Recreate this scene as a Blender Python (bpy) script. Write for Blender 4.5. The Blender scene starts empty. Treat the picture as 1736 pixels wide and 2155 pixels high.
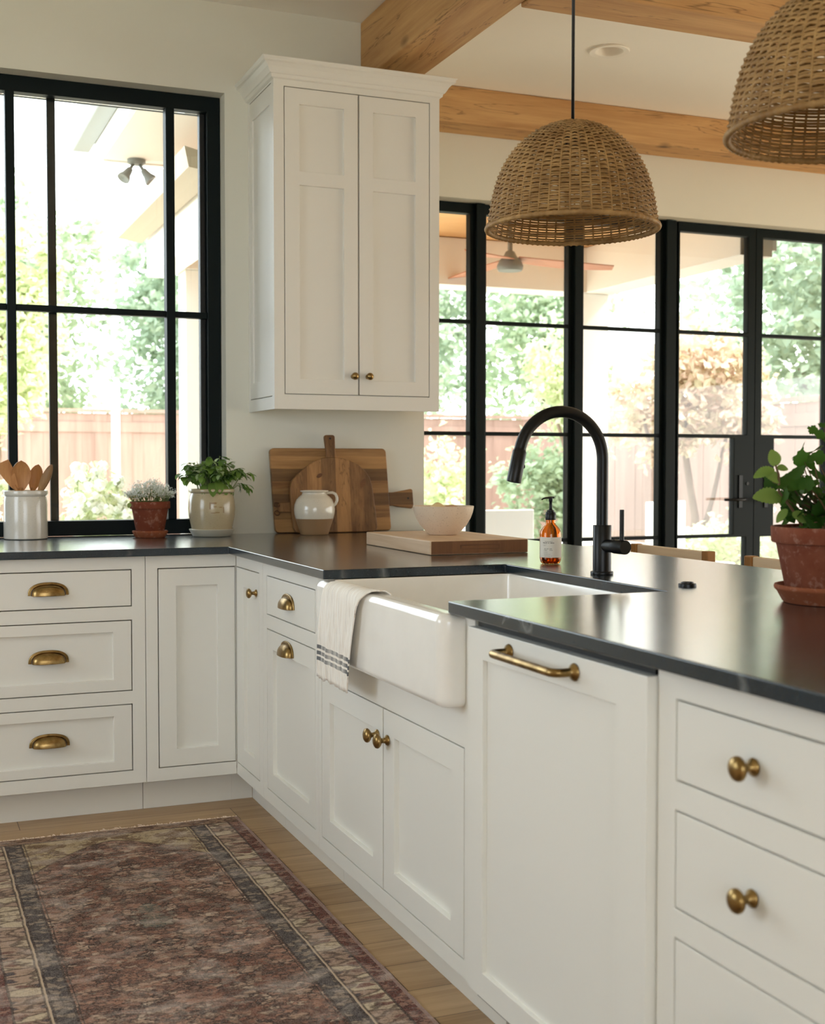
import bpy, bmesh, math, random
from mathutils import Vector, Matrix, noise
R = random.Random(7)
PI = math.pi
SC = bpy.context.scene
COL = SC.collection

# ---------------------------------------------------------------- helpers
def lin(c):
    return tuple(((v / 255) / 12.92 if v / 255 <= .04045 else ((v / 255 + .055) / 1.055) ** 2.4) for v in c)

class MB:
    def __init__(self):
        self.v, self.f, self.m = [], [], []
        self.uv = None
    def add(self, vs, fs, mat=0):
        b = len(self.v)
        self.v += [tuple(p) for p in vs]
        self.f += [tuple(b + i for i in f) for f in fs]
        self.m += [mat] * len(fs)
        return self
    def box(self, a, b, mat=0):
        x0, x1 = sorted((a[0], b[0])); y0, y1 = sorted((a[1], b[1])); z0, z1 = sorted((a[2], b[2]))
        vs = [(x0, y0, z0), (x1, y0, z0), (x1, y1, z0), (x0, y1, z0), (x0, y0, z1), (x1, y0, z1), (x1, y1, z1), (x0, y1, z1)]
        return self.add(vs, [(0, 3, 2, 1), (4, 5, 6, 7), (0, 1, 5, 4), (1, 2, 6, 5), (2, 3, 7, 6), (3, 0, 4, 7)], mat)
    def lathe(self, prof, n=48, M=None, mat=0, closed=False):
        # prof: list of (r, z); revolved about z
        vs, fs = [], []
        k = len(prof)
        for j in range(n):
            a = 2 * PI * j / n
            c, s = math.cos(a), math.sin(a)
            for r, z in prof:
                p = Vector((r * c, r * s, z))
                vs.append(M @ p if M else p)
        kk = k if closed else k - 1
        for j in range(n):
            j2 = (j + 1) % n
            for i in range(kk):
                i2 = (i + 1) % k
                fs.append((j * k + i, j2 * k + i, j2 * k + i2, j * k + i2))
        return self.add(vs, fs, mat)
    def tube(self, pts, r, n=10, mat=0, caps=True, loop=False, sq=1.0):
        pts = [Vector(p) for p in pts]
        N = len(pts)
        rs = r if isinstance(r, (list, tuple)) else [r] * N
        vs, fs = [], []
        up = None
        for i, p in enumerate(pts):
            if loop:
                t = pts[(i + 1) % N] - pts[i - 1]
            else:
                t = pts[min(i + 1, N - 1)] - pts[max(i - 1, 0)]
            t.normalize()
            if up is None:
                up = Vector((0, 0, 1)) if abs(t.z) < .9 else Vector((1, 0, 0))
            s = t.cross(up); s.normalize()
            u = s.cross(t); u.normalize()
            up = u
            for j in range(n):
                a = 2 * PI * j / n
                vs.append(p + s * (rs[i] * math.cos(a)) + u * (rs[i] * sq * math.sin(a)))
        M_ = N if loop else N - 1
        for i in range(M_):
            i2 = (i + 1) % N
            for j in range(n):
                j2 = (j + 1) % n
                fs.append((i * n + j, i * n + j2, i2 * n + j2, i2 * n + j))
        if caps and not loop:
            fs.append(tuple(range(n - 1, -1, -1)))
            fs.append(tuple((N - 1) * n + j for j in range(n)))
        return self.add(vs, fs, mat)
    def prism(self, poly, fn, d0, d1, mat=0):
        # poly list of (a,b); fn(a,b,d) -> xyz
        n = len(poly)
        vs = [fn(a, b, d0) for a, b in poly] + [fn(a, b, d1) for a, b in poly]
        fs = [tuple(range(n - 1, -1, -1)), tuple(range(n, 2 * n))]
        for i in range(n):
            j = (i + 1) % n
            fs.append((i, j, n + j, n + i))
        return self.add(vs, fs, mat)
    def plate(self, us, zs, holes, fn, d0, d1, mat=0):
        # grid plate with rectangular holes (given as (u0,u1,z0,z1)); fn(u,z,d)->xyz
        us = sorted(set(us) | {h[0] for h in holes} | {h[1] for h in holes})
        zs = sorted(set(zs) | {h[2] for h in holes} | {h[3] for h in holes})
        def solid(i, j):
            if i < 0 or j < 0 or i >= len(us) - 1 or j >= len(zs) - 1:
                return False
            cu, cz = (us[i] + us[i + 1]) / 2, (zs[j] + zs[j + 1]) / 2
            return not any(h[0] < cu < h[1] and h[2] < cz < h[3] for h in holes)
        idx, vs, fs = {}, [], []
        def V(i, j, k):
            if (i, j, k) not in idx:
                idx[(i, j, k)] = len(vs)
                vs.append(fn(us[i], zs[j], d1 if k else d0))
            return idx[(i, j, k)]
        for i in range(len(us) - 1):
            for j in range(len(zs) - 1):
                if not solid(i, j):
                    continue
                fs.append((V(i, j, 1), V(i + 1, j, 1), V(i + 1, j + 1, 1), V(i, j + 1, 1)))
                fs.append((V(i, j + 1, 0), V(i + 1, j + 1, 0), V(i + 1, j, 0), V(i, j, 0)))
                for (di, dj, e) in ((-1, 0, ((i, j), (i, j + 1))), (1, 0, ((i + 1, j), (i + 1, j + 1))), (0, -1, ((i, j), (i + 1, j))), (0, 1, ((i, j + 1), (i + 1, j + 1)))):
                    if not solid(i + di, j + dj):
                        (a, b), (c, d) = e
                        fs.append((V(a, b, 0), V(c, d, 0), V(c, d, 1), V(a, b, 1)))
        return self.add(vs, fs, mat)
    def build(self, name, mat, parent=None, bevel=0, seg=2, smooth=False, sub=0, loc=None, recalc=True, angle=None):
        me = bpy.data.meshes.new(name)
        me.from_pydata(self.v, [], self.f)
        mats = mat if isinstance(mat, (list, tuple)) else [mat]
        for m in mats:
            me.materials.append(m)
        if len(mats) > 1:
            me.polygons.foreach_set('material_index', self.m)
        if recalc:
            bm = bmesh.new(); bm.from_mesh(me)
            bmesh.ops.recalc_face_normals(bm, faces=bm.faces)
            bm.to_mesh(me); bm.free()
        if smooth:
            me.polygons.foreach_set('use_smooth', [True] * len(me.polygons))
            if angle is not None:
                me.set_sharp_from_angle(angle=math.radians(angle))
        o = bpy.data.objects.new(name, me)
        COL.objects.link(o)
        if bevel:
            b = o.modifiers.new('bevel', 'BEVEL')
            b.width = bevel; b.segments = seg; b.limit_method = 'ANGLE'; b.angle_limit = math.radians(40)
        if sub:
            s = o.modifiers.new('sub', 'SUBSURF'); s.levels = sub; s.render_levels = sub
        if parent:
            o.parent = parent
            o.matrix_parent_inverse = Matrix.Translation(-Vector(parent.location)) if parent.rotation_euler[:] == (0, 0, 0) else parent.matrix_world.inverted()
        if loc:
            o.location = loc
        return o

def tag(o, label=None, cat=None, group=None, kind=None):
    if label: o['label'] = label
    if cat: o['category'] = cat
    if group: o['group'] = group
    if kind: o['kind'] = kind
    return o

def thing(name, loc, label, cat, group=None):
    o = bpy.data.objects.new(name, None)
    COL.objects.link(o)
    o.location = loc; o.empty_display_size = .05
    return tag(o, label, cat, group)

def struct(o):
    o['kind'] = 'structure'
    return o

def frame_mat(origin, zaxis, xaxis=None):
    z = Vector(zaxis).normalized()
    x = Vector(xaxis) if xaxis else (Vector((0, 0, 1)) if abs(z.z) < .9 else Vector((1, 0, 0)))
    y = z.cross(x).normalized(); x = y.cross(z).normalized()
    M = Matrix((x, y, z)).transposed().to_4x4()
    M.translation = Vector(origin)
    return M

# ---------------------------------------------------------------- materials
class NT:
    def __init__(self, name):
        self.mat = bpy.data.materials.new(name); self.mat.use_nodes = True
        self.t = self.mat.node_tree; self.t.nodes.clear()
        self.out = self.n('ShaderNodeOutputMaterial')
    def n(self, typ, **kw):
        nd = self.t.nodes.new(typ)
        for k, v in kw.items():
            setattr(nd, k, v)
        return nd
    def l(self, a, b):
        self.t.links.new(a, b)
    def val(self, sock, v):
        if hasattr(v, 'is_output') or isinstance(v, bpy.types.NodeSocket):
            self.l(v, sock)
        else:
            sock.default_value = v
    def math(self, op, a, b=0.0, c=0.0, clamp=False):
        nd = self.n('ShaderNodeMath', operation=op); nd.use_clamp = clamp
        for s, v in zip(nd.inputs, (a, b, c)):
            self.val(s, v)
        return nd.outputs[0]
    def mix(self, f, a, b):
        nd = self.n('ShaderNodeMix', data_type='RGBA')
        self.val(nd.inputs[0], f)
        self.val(nd.inputs[6], a if not isinstance(a, tuple) else (*a, 1) if len(a) == 3 else a)
        self.val(nd.inputs[7], b if not isinstance(b, tuple) else (*b, 1) if len(b) == 3 else b)
        return nd.outputs[2]
    def ramp(self, f, stops, interp='LINEAR'):
        nd = self.n('ShaderNodeValToRGB'); nd.color_ramp.interpolation = interp
        e = nd.color_ramp.elements
        while len(e) < len(stops): e.new(.5)
        for el, (p, c) in zip(e, stops):
            el.position = p
            el.color = (c, c, c, 1) if not isinstance(c, tuple) else (*c, 1)
        self.l(f, nd.inputs[0])
        return nd.outputs[0]
    def coord(self, scale=(1, 1, 1), rot=(0, 0, 0), kind='Object', loc=(0, 0, 0)):
        tc = self.n('ShaderNodeTexCoord')
        mp = self.n('ShaderNodeMapping')
        mp.inputs['Scale'].default_value = scale; mp.inputs['Rotation'].default_value = rot; mp.inputs['Location'].default_value = loc
        self.l(tc.outputs[kind], mp.inputs[0])
        return mp.outputs[0]
    def noise(self, vec, scale=5, detail=4, rough=.55, dist=0.0):
        nd = self.n('ShaderNodeTexNoise')
        nd.inputs['Scale'].default_value = scale; nd.inputs['Detail'].default_value = detail
        nd.inputs['Roughness'].default_value = rough; nd.inputs['Distortion'].default_value = dist
        self.l(vec, nd.inputs['Vector'])
        return nd.outputs[0]
    def bump(self, h, strength=.2, dist=.01):
        nd = self.n('ShaderNodeBump')
        nd.inputs['Strength'].default_value = strength; nd.inputs['Distance'].default_value = dist
        self.l(h, nd.inputs['Height'])
        return nd.outputs[0]
    def bsdf(self, color=None, rough=.5, metal=0, normal=None, spec=.5, **kw):
        p = self.n('ShaderNodeBsdfPrincipled')
        if color is not None:
            self.val(p.inputs['Base Color'], (*color, 1) if isinstance(color, tuple) and len(color) == 3 else color)
        self.val(p.inputs['Roughness'], rough)
        p.inputs['Metallic'].default_value = metal
        p.inputs['Specular IOR Level'].default_value = spec
        for k, v in kw.items():
            self.val(p.inputs[k.replace('_', ' ')], v)
        if normal is not None: self.l(normal, p.inputs['Normal'])
        self.l(p.outputs[0], self.out.inputs[0])
        return p

def paint(name, rgb, rough=.45, var=.02, bump=.03, scale=60, spec=.5):
    t = NT(name)
    c = lin(rgb)
    v = t.coord()
    n = t.noise(v, 3, 3)
    col = t.mix(n, tuple(x * (1 - var) for x in c), tuple(min(1, x * (1 + var)) for x in c))
    t.bsdf(col, rough, normal=t.bump(t.noise(v, scale, 4), bump, .002), spec=spec)
    return t.mat

def metal(name, rgb, rough, rgb2=None):
    t = NT(name)
    n = t.noise(t.coord(), 40, 4)
    col = t.mix(t.ramp(n, [(.35, 0.), (.65, 1.)]), lin(rgb), lin(rgb2 or rgb))
    t.bsdf(col, t.math('MULTIPLY_ADD', n, .15, rough - .07), metal=1)
    return t.mat

def wood(name, light, dark, axis=0, scale=1.0, knots=False, rough=.5, planks=None, grain=1.0, contrast=(.35, .7)):
    # grain runs along axis; object coordinates in metres
    t = NT(name)
    s = [9 * scale] * 3; s[axis] = .9 * scale
    v = t.coord(tuple(s))
    n1 = t.noise(v, 1.6, 6, .6, .8)
    s2 = [60 * scale] * 3; s2[axis] = 2.0 * scale
    n2 = t.noise(t.coord(tuple(s2)), 1.5, 3, .6, .2)
    n3 = t.noise(t.coord((1, 1, 1)), 1.7 * scale, 2)
    f = t.math('ADD', t.math('MULTIPLY', n1, .62), t.math('ADD', t.math('MULTIPLY', n2, .24 * grain), t.math('MULTIPLY', n3, .2)))
    col = t.mix(t.ramp(f, [(contrast[0], 0.), (contrast[1], 1.)]), lin(dark), lin(light))
    if planks:
        ax, wd = planks
        tcp = t.n('ShaderNodeTexCoord'); spx = t.n('ShaderNodeSeparateXYZ'); t.l(tcp.outputs['Object'], spx.inputs[0])
        fl = t.math('FLOOR', t.math('DIVIDE', t.math('ADD', spx.outputs[ax], t.math('MULTIPLY_ADD', n3, .012, 5.0)), wd))
        wn_ = t.n('ShaderNodeTexWhiteNoise', noise_dimensions='1D'); t.l(fl, wn_.inputs['W'])
        col = t.mix(t.ramp(wn_.outputs['Value'], [(.3, 0.), (1., .75)]), col, lin(tuple(int(x * .62) for x in dark)))
        col = t.mix(t.ramp(wn_.outputs['Value'], [(0., .55), (.35, 0.)]), col, lin(tuple(min(255, int(x * 1.12)) for x in light)))
    if knots:
        sk = [3.2] * 3; sk[axis] = 1.6
        vo = t.n('ShaderNodeTexVoronoi'); vo.inputs['Scale'].default_value = 1.5
        warp = t.n('ShaderNodeVectorMath', operation='ADD')
        t.l(t.coord(tuple(sk)), warp.inputs[0])
        wn = t.n('ShaderNodeTexNoise'); wn.inputs['Scale'].default_value = 3; t.l(t.coord(), wn.inputs['Vector'])
        sc = t.n('ShaderNodeVectorMath', operation='SCALE'); sc.inputs['Scale'].default_value = .12
        t.l(wn.outputs['Color'], sc.inputs[0]); t.l(sc.outputs[0], warp.inputs[1])
        t.l(warp.outputs[0], vo.inputs['Vector'])
        k = t.ramp(vo.outputs['Distance'], [(.035, 1.), (.075, .55), (.14, 0.)])
        col = t.mix(t.math('MULTIPLY', k, .85), col, lin((70, 42, 20)))
        s4 = [7.0] * 3; s4[axis] = .5
        cr = t.noise(t.coord(tuple(s4), loc=(3, 7, 1)), 1.1, 5, .6, .5)
        band = t.math('ABSOLUTE', t.math('SUBTRACT', cr, .5))
        ck = t.ramp(band, [(.002, 1.), (.006, 0.)])
        col = t.mix(t.math('MULTIPLY', ck, .55), col, lin((70, 46, 24)))
    t.bsdf(col, rough, normal=t.bump(n2, .12, .003))
    return t.mat

M_cab = paint('cabinet_paint', (230, 229, 223), .38, .01, .015)
M_wall = paint('wall_plaster', (223, 222, 211), .8, .02, .08, 45)
M_ceil = paint('ceiling_paint', (243, 241, 236), .85, .01, .03)
M_black = paint('black_steel', (12, 22, 23), .5, .06, .02, spec=.16)
M_bronze = paint('dark_gasket', (12, 15, 16), .5, .03, .02)
M_matte = paint('matte_black', (14, 15, 16), .36, .05, .01, spec=.3)
M_brass = metal('aged_brass', (168, 140, 92), .30, (128, 102, 60))
M_beam_y = wood('beam_timber_lengthwise', (212, 172, 118), (170, 126, 78), 1, .8, True, .7)
M_beam_x = wood('beam_timber_crosswise', (212, 170, 116), (170, 124, 76), 0, .8, True, .7)
M_board1 = wood('acacia_wood', (186, 142, 90), (116, 76, 40), 0, 1.6, False, .5, planks=(2, .052), contrast=(.4, .72))
M_board2 = wood('acacia_wood_upright', (182, 136, 86), (112, 72, 38), 2, 1.6, True, .5, planks=(0, .062), contrast=(.4, .7))
M_board3 = wood('walnut_wood', (124, 80, 46), (76, 46, 25), 0, 1.6, False, .5)
M_block = wood('maple_block', (226, 200, 170), (196, 162, 126), 1, 1.0, False, .55)
M_blockend = wood('maple_end_grain', (132, 88, 54), (100, 64, 38), 2, 1.0, False, .6)
M_spoon = wood('beech_wood', (205, 152, 98), (168, 112, 64), 2, 2.0, False, .5)
M_spoon2 = wood('olive_wood', (176, 138, 92), (128, 92, 54), 2, 2.0, False, .5)
M_stool = wood('pale_oak', (240, 220, 190), (222, 194, 158), 1, 1.0, False, .5)
M_stoolend = wood('honey_oak', (172, 124, 66), (146, 100, 50), 2, 1.0, False, .5)
M_dark = paint('cabinet_gap_shade', (84, 70, 54), .7)  # carcass coloured dark to paint the shade in the door gaps
M_soil = paint('potting_soil', (62, 44, 32), .95, .3, .8, 90)
M_white_out = paint('white_exterior_paint', (240, 236, 230), .7)
M_cream_out = paint('cream_soffit', (228, 220, 210), .8)
M_gutter = paint('grey_gutter', (150, 152, 152), .5)
M_brown_out = paint('tan_drip_edge', (178, 160, 138), .6)
M_patwood = wood('patio_ceiling_planks', (226, 176, 118), (206, 150, 92), 0, .7, False, .5)
M_fanwood = wood('fan_blade_wood', (190, 120, 84), (160, 96, 66), 0, 1.0, False, .5)
M_fanmetal = paint('fan_grey', (112, 112, 106), .5)
M_concrete = paint('patio_concrete', (226, 220, 210), .9, .06, .1, 20)
M_fence = wood('cedar_fence', (178, 146, 132), (146, 116, 104), 2, .5, False, .8)
M_outwhite = paint('white_resin', (240, 240, 238), .5)
M_trunk = paint('tree_bark', (134, 112, 96), .9, .2, .5, 20)
M_paper = paint('label_paper', (226, 222, 212), .7)
M_ink = paint('label_ink', (52, 48, 44), .7)
M_leather = paint('leather_loop', (92, 58, 34), .6)

def ceramic(name, rgb, rough=.15, speck=0.0, speckcol=(120, 100, 80), var=.05, spscale=260):
    t = NT(name)
    v = t.coord()
    c = lin(rgb)
    n = t.noise(v, 14, 3)
    col = t.mix(n, tuple(x * (1 - var) for x in c), tuple(min(1, x * (1 + var)) for x in c))
    if speck:
        s = t.ramp(t.noise(v, spscale, 2, .5), [(.62, 0.), (.72, 1.)])
        col = t.mix(t.math('MULTIPLY', s, speck), col, lin(speckcol))
    t.bsdf(col, rough, normal=t.bump(n, .03, .003), Coat_Weight=.4 if rough < .3 else 0.0, Coat_Roughness=.08)
    return t.mat
M_sink = ceramic('fireclay_glaze', (240, 238, 233), .12, 0)
M_crock = ceramic('crock_glaze', (222, 218, 208), .2, .35, (150, 140, 124))
M_jugtop = ceramic('jug_cream_glaze', (212, 205, 190), .12, .25, (150, 134, 110))
M_jugbot = ceramic('jug_tan_clay', (150, 118, 84), .55, .2, (110, 84, 58))
M_stone = ceramic('stoneware_glaze', (178, 164, 134), .22, .4, (130, 112, 84))
M_stonemark = ceramic('stoneware_imprint', (140, 114, 74), .3, .2, (110, 84, 50))
M_bowl = ceramic('speckled_stoneware', (222, 204, 182), .4, .55, (136, 104, 74))
M_saucer = ceramic('grey_glazed_saucer', (178, 174, 158), .3, .2)

def terracotta(name, rgb, top):
    t = NT(name)
    v = t.coord()
    n = t.noise(v, 9, 5, .65)
    n2 = t.noise(v, 60, 3, .6)
    col = t.mix(t.ramp(n, [(.42, 0.), (.72, 1.)]), lin(rgb), lin(top))
    col = t.mix(t.math('MULTIPLY', t.ramp(n2, [(.55, 0.), (.7, 1.)]), .25), col, lin((205, 170, 150)))
    t.bsdf(col, .85, normal=t.bump(n2, .1, .002), spec=.25)
    return t.mat
M_terra = terracotta('terracotta_clay', (116, 58, 38), (136, 80, 58))  # clay darkened to carry the backlit shade of the pots
M_terra2 = terracotta('terracotta_saucer_clay', (138, 76, 48), (150, 92, 62))

def leafmat(name, a, b, trans=.35, rough=.5):
    t = NT(name)
    v = t.coord()
    n = t.noise(v, 30, 3)
    gi = t.n('ShaderNodeNewGeometry')
    col = t.mix(gi.outputs['Random Per Island'], lin(a), lin(b))
    col = t.mix(t.math('MULTIPLY', n, .3), col, lin(tuple(min(255, int(x * 1.12)) for x in b)))
    d = t.n('ShaderNodeBsdfPrincipled'); t.l(col, d.inputs['Base Color']); d.inputs['Roughness'].default_value = rough
    d.inputs['Specular IOR Level'].default_value = .3
    tr = t.n('ShaderNodeBsdfTranslucent'); t.l(col, tr.inputs['Color'])
    mx = t.n('ShaderNodeMixShader'); mx.inputs[0].default_value = trans
    t.l(d.outputs[0], mx.inputs[1]); t.l(tr.outputs[0], mx.inputs[2]); t.l(mx.outputs[0], t.out.inputs[0])
    return t.mat
M_leafbasil = leafmat('basil_leaf', (66, 108, 38), (128, 160, 78), .45)
M_leafvar = leafmat('pale_edged_leaf', (150, 178, 120), (196, 212, 168), .45)
M_leafpel = leafmat('pelargonium_leaf', (36, 70, 20), (64, 102, 30), .35, .6)
M_leafpelf = leafmat('furry_pelargonium_leaf', (112, 142, 62), (140, 164, 86), .4, .7)
M_petal = leafmat('white_petal', (244, 246, 240), (253, 253, 251), .72)
M_sprig = leafmat('alyssum_green', (84, 112, 50), (150, 168, 96), .4)
M_stem = paint('green_stem', (110, 128, 66), .6)
M_stembr = paint('brown_stem', (108, 84, 58), .7)
M_tree1 = leafmat('tree_leaf_sage', (156, 174, 144), (194, 206, 178), .35, .7)  # tree leaf tones paled to stand in for bright outdoor haze
M_tree2 = leafmat('tree_leaf_deep', (140, 158, 136), (186, 200, 176), .35, .7)
M_tree3 = leafmat('tree_leaf_light', (186, 198, 150), (222, 224, 192), .4, .7)
M_tree4 = leafmat('tree_leaf_blush', (196, 192, 156), (226, 200, 184), .4, .7)
M_flower = leafmat('hydrangea_white', (236, 238, 226), (250, 250, 244), .3, .7)

def glass_pane():
    t = NT('window_glass')
    fr = t.n('ShaderNodeFresnel'); fr.inputs[0].default_value = 1.45
    g = t.n('ShaderNodeBsdfGlossy'); g.inputs['Roughness'].default_value = .0
    tr = t.n('ShaderNodeBsdfTransparent'); tr.inputs[0].default_value = (.97, .985, .975, 1)
    mx = t.n('ShaderNodeMixShader')
    t.l(fr.outputs[0], mx.inputs[0]); t.l(tr.outputs[0], mx.inputs[1]); t.l(g.outputs[0], mx.inputs[2])
    t.l(mx.outputs[0], t.out.inputs[0])
    return t.mat
M_glass = glass_pane()
def amber():
    t = NT('amber_glass')
    p = t.bsdf((.78, .36, .07), .03, Transmission_Weight=1.0, IOR=1.46)
    return t.mat
M_amber = amber()

def soapstone():
    t = NT('soapstone')
    v = t.coord()
    w = t.n('ShaderNodeTexNoise'); w.inputs['Scale'].default_value = 2.2; w.inputs['Detail'].default_value = 5
    t.l(v, w.inputs['Vector'])
    sc = t.n('ShaderNodeVectorMath', operation='SCALE'); sc.inputs['Scale'].default_value = .55
    t.l(w.outputs['Color'], sc.inputs[0])
    ad = t.n('ShaderNodeVectorMath', operation='ADD'); t.l(v, ad.inputs[0]); t.l(sc.outputs[0], ad.inputs[1])
    vo = t.n('ShaderNodeTexVoronoi', feature='DISTANCE_TO_EDGE'); vo.inputs['Scale'].default_value = 1.15
    t.l(ad.outputs[0], vo.inputs['Vector'])
    vein = t.ramp(vo.outputs['Distance'], [(.0, 1.), (.006, .35), (.016, 0.)])
    mask = t.ramp(t.noise(v, 2.7, 3), [(.46, 0.), (.62, 1.)])
    n = t.noise(v, 5, 5)
    fine = t.noise(v, 240, 2)
    c = t.mix(t.ramp(n, [(.35, 0.), (.7, 1.)]), lin((20, 31, 39)), lin((40, 52, 62)))
    c = t.mix(t.math('MULTIPLY', t.ramp(fine, [(.6, 0.), (.75, 1.)]), .18), c, lin((120, 132, 138)))
    c = t.mix(t.math('MULTIPLY', t.math('MULTIPLY', vein, mask), .55), c, lin((190, 196, 196)))
    rr = t.math('MULTIPLY_ADD', n, .06, .16)
    t.bsdf(c, rr, normal=t.bump(t.noise(v, 18, 2), .02, .003), spec=.26, Coat_Weight=1.0, Coat_Roughness=.22, Coat_IOR=1.36)
    return t.mat
M_stonetop = soapstone()

def oakfloor():
    t = NT('oak_floor')
    v = t.coord()
    br = t.n('ShaderNodeTexBrick'); t.l(v, br.inputs['Vector'])
    br.offset = .37; br.squash = 1.0
    br.inputs['Scale'].default_value = 1.0
    br.inputs['Brick Width'].default_value = 1.9; br.inputs['Row Height'].default_value = .15
    br.inputs['Mortar Size'].default_value = .0012; br.inputs['Mortar Smooth'].default_value = .2; br.inputs['Bias'].default_value = 0
    br.inputs['Color1'].default_value = (.25, .25, .25, 1); br.inputs['Color2'].default_value = (.8, .8, .8, 1); br.inputs['Mortar'].default_value = (0, 0, 0, 1)
    sep = t.n('ShaderNodeSeparateColor'); t.l(br.outputs['Color'], sep.inputs[0])
    g1 = t.noise(t.coord((.8, 14, 1)), 1.6, 6, .62, .6)
    g2 = t.noise(t.coord((2, 90, 1)), 1.5, 3)
    f = t.math('ADD', t.math('MULTIPLY', g1, .55), t.math('ADD', t.math('MULTIPLY', g2, .2), t.math('MULTIPLY', sep.outputs[0], .25)))
    c = t.mix(t.ramp(f, [(.3, 0.), (.7, 1.)]), lin((140, 108, 72)), lin((204, 172, 132)))
    c = t.mix(br.outputs['Fac'], c, lin((66, 46, 28)))
    t.bsdf(c, .38, normal=t.bump(t.math('SUBTRACT', g2, t.math('MULTIPLY', br.outputs['Fac'], 3.)), .06, .003), spec=.4)
    return t.mat
M_floor = oakfloor()

# ---------------------------------------------------------------- constants from the survey of the photograph
H = .915; TH = .0258; UC = H - TH           # counter top / underside
YW = .789; YF = .030; XF = .034             # back wall, cabinet faces
ZC = 3.06                                   # ceiling
def LFT(u, z, d): return (u, YF - d, z)      # left run: u = x, d outward (towards -y)
def PEN(u, z, d): return (XF - d, -u, z)     # peninsula: u = -y, d outward (towards -x)

# ---------------------------------------------------------------- room shell
def wallbox(name, fn, us, zs, holes, d0, d1, mat=M_wall):
    return struct(MB().plate(us, zs, holes, fn, d0, d1).build(name, mat))
XY = lambda u, z, d: (u, d, z)
YX = lambda u, z, d: (d, u, z)
wallbox('wall_back', XY, [-3.2, 1.068], [0, ZC], [(-3.1, .19, .889, 2.703)], YW, .95)
wallbox('wall_jog', YX, [.951, 1.63], [0, ZC], [], .93, 1.068)
wallbox('wall_far', XY, [.93, 6.0], [0, ZC], [(1.22, 5.3, 0, 2.56)], 1.63, 1.80)
wallbox('wall_left', YX, [-6.6, .95], [0, ZC], [(-2.0, -.5, .95, 2.35)], -3.36, -3.2)  # unseen opening, added and sized to let in side light
wallbox('wall_right', YX, [-6.6, 1.63], [0, ZC], [(-4.8, 1.4, .0, 1.95)], 6.0, 6.16)  # unseen opening, added to brighten the dining side
wallbox('wall_rear', XY, [-3.2, 6.0], [0, ZC], [(-2.9, -.3, .85, 2.4)], -6.76, -6.6, paint('warm_bounce_wall', (220, 206, 178), .8))  # unseen opening added for fill light; wall tinted to warm the bounce
struct(MB().box((-3.36, -6.76, -.12), (6.16, 1.80, 0)).build('floor', M_floor))
CX, CY, CH = 1.929, .692, .064
struct(MB().plate([-3.36, 6.16], [-6.76, 1.80], [(CX - CH, CX + CH, CY - CH, CY + CH)], lambda u, v, d: (u, v, d), ZC, ZC + .13).build('ceiling', M_ceil))

# recessed can light
t = thing('recessed_ceiling_light', (CX, CY, ZC), 'white recessed can light in the ceiling between the timber beams', 'ceiling light')
MB().lathe([(.060, -.001), (.091, -.001), (.092, -.005), (.088, -.009), (.064, -.006)], 48, Matrix.Translation((CX, CY, ZC)), closed=True).build('trim_ring', M_ceil, t, smooth=True, angle=40)
MB().lathe([(.061, -.003), (.050, .03), (.044, .07), (.0, .071)], 48, Matrix.Translation((CX, CY, ZC))).build('baffle', M_white_out, t, smooth=True, angle=40)

# beams
def beam(name, a, b, mat, label):
    o = MB().box(a, b).build(name, mat, bevel=.006)
    return tag(o, label, 'beam')
beam('ceiling_beam', (.775, -6.55, 2.81), (.983, YW - .001, ZC - .001), M_beam_y, 'rough timber ceiling beam running from above the tall cabinet towards the viewer')
beam('ceiling_beam', (.985, -.475, 2.80), (5.99, -.275, ZC - .001), M_beam_x, 'rough timber ceiling beam at top right crossing above the pendant lamps')
beam('ceiling_beam', (1.07, 1.43, 2.88), (5.99, 1.628, ZC - .001), M_beam_x, 'timber ceiling beam along the top of the glass door wall')

# ---------------------------------------------------------------- windows
def glaze(parent, x0, x1, z0, z1, y):
    o = MB().box((x0, y, z0), (x1, y + .006, z1)).build('glass', M_glass, parent)
    return o
w1 = bpy.data.objects.new('window_1', None); COL.objects.link(w1); w1.location = (-.7, .88, .915); struct(w1)
MB().plate([-3.098, .188], [.9155, 2.702], [(-3.04, .134, .975, 2.64)], XY, .862, .945).build('window_frame', M_black, w1, .002)
for (a, b) in ((-.655, -.621), (-.036, -.001), (-1.25, -1.215), (-1.84, -1.805), (-2.43, -2.395)):
    MB().box((a, .855, .975), (b, .915, 2.64)).build('mullion', M_black, w1, .003)
MB().box((-.493, .920, .975), (-.461, .944, 2.64)).build('sash_stile', M_black, w1, .002)
for (a, b) in ((-3.039, -2.431), (-2.394, -1.841), (-1.804, -1.251), (-1.214, -.656), (-.620, -.037), (0, .133)):
    MB().box((a, .868, 1.799), (b, .905, 1.824)).build('muntin', M_black, w1, .002)
MB().box((.112, .90, .976), (.1335, .94, 2.64)).build('sash_stile', M_bronze, w1, .002)
glaze(w1, -3.04, .112, .976, 2.639, .908)

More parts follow.
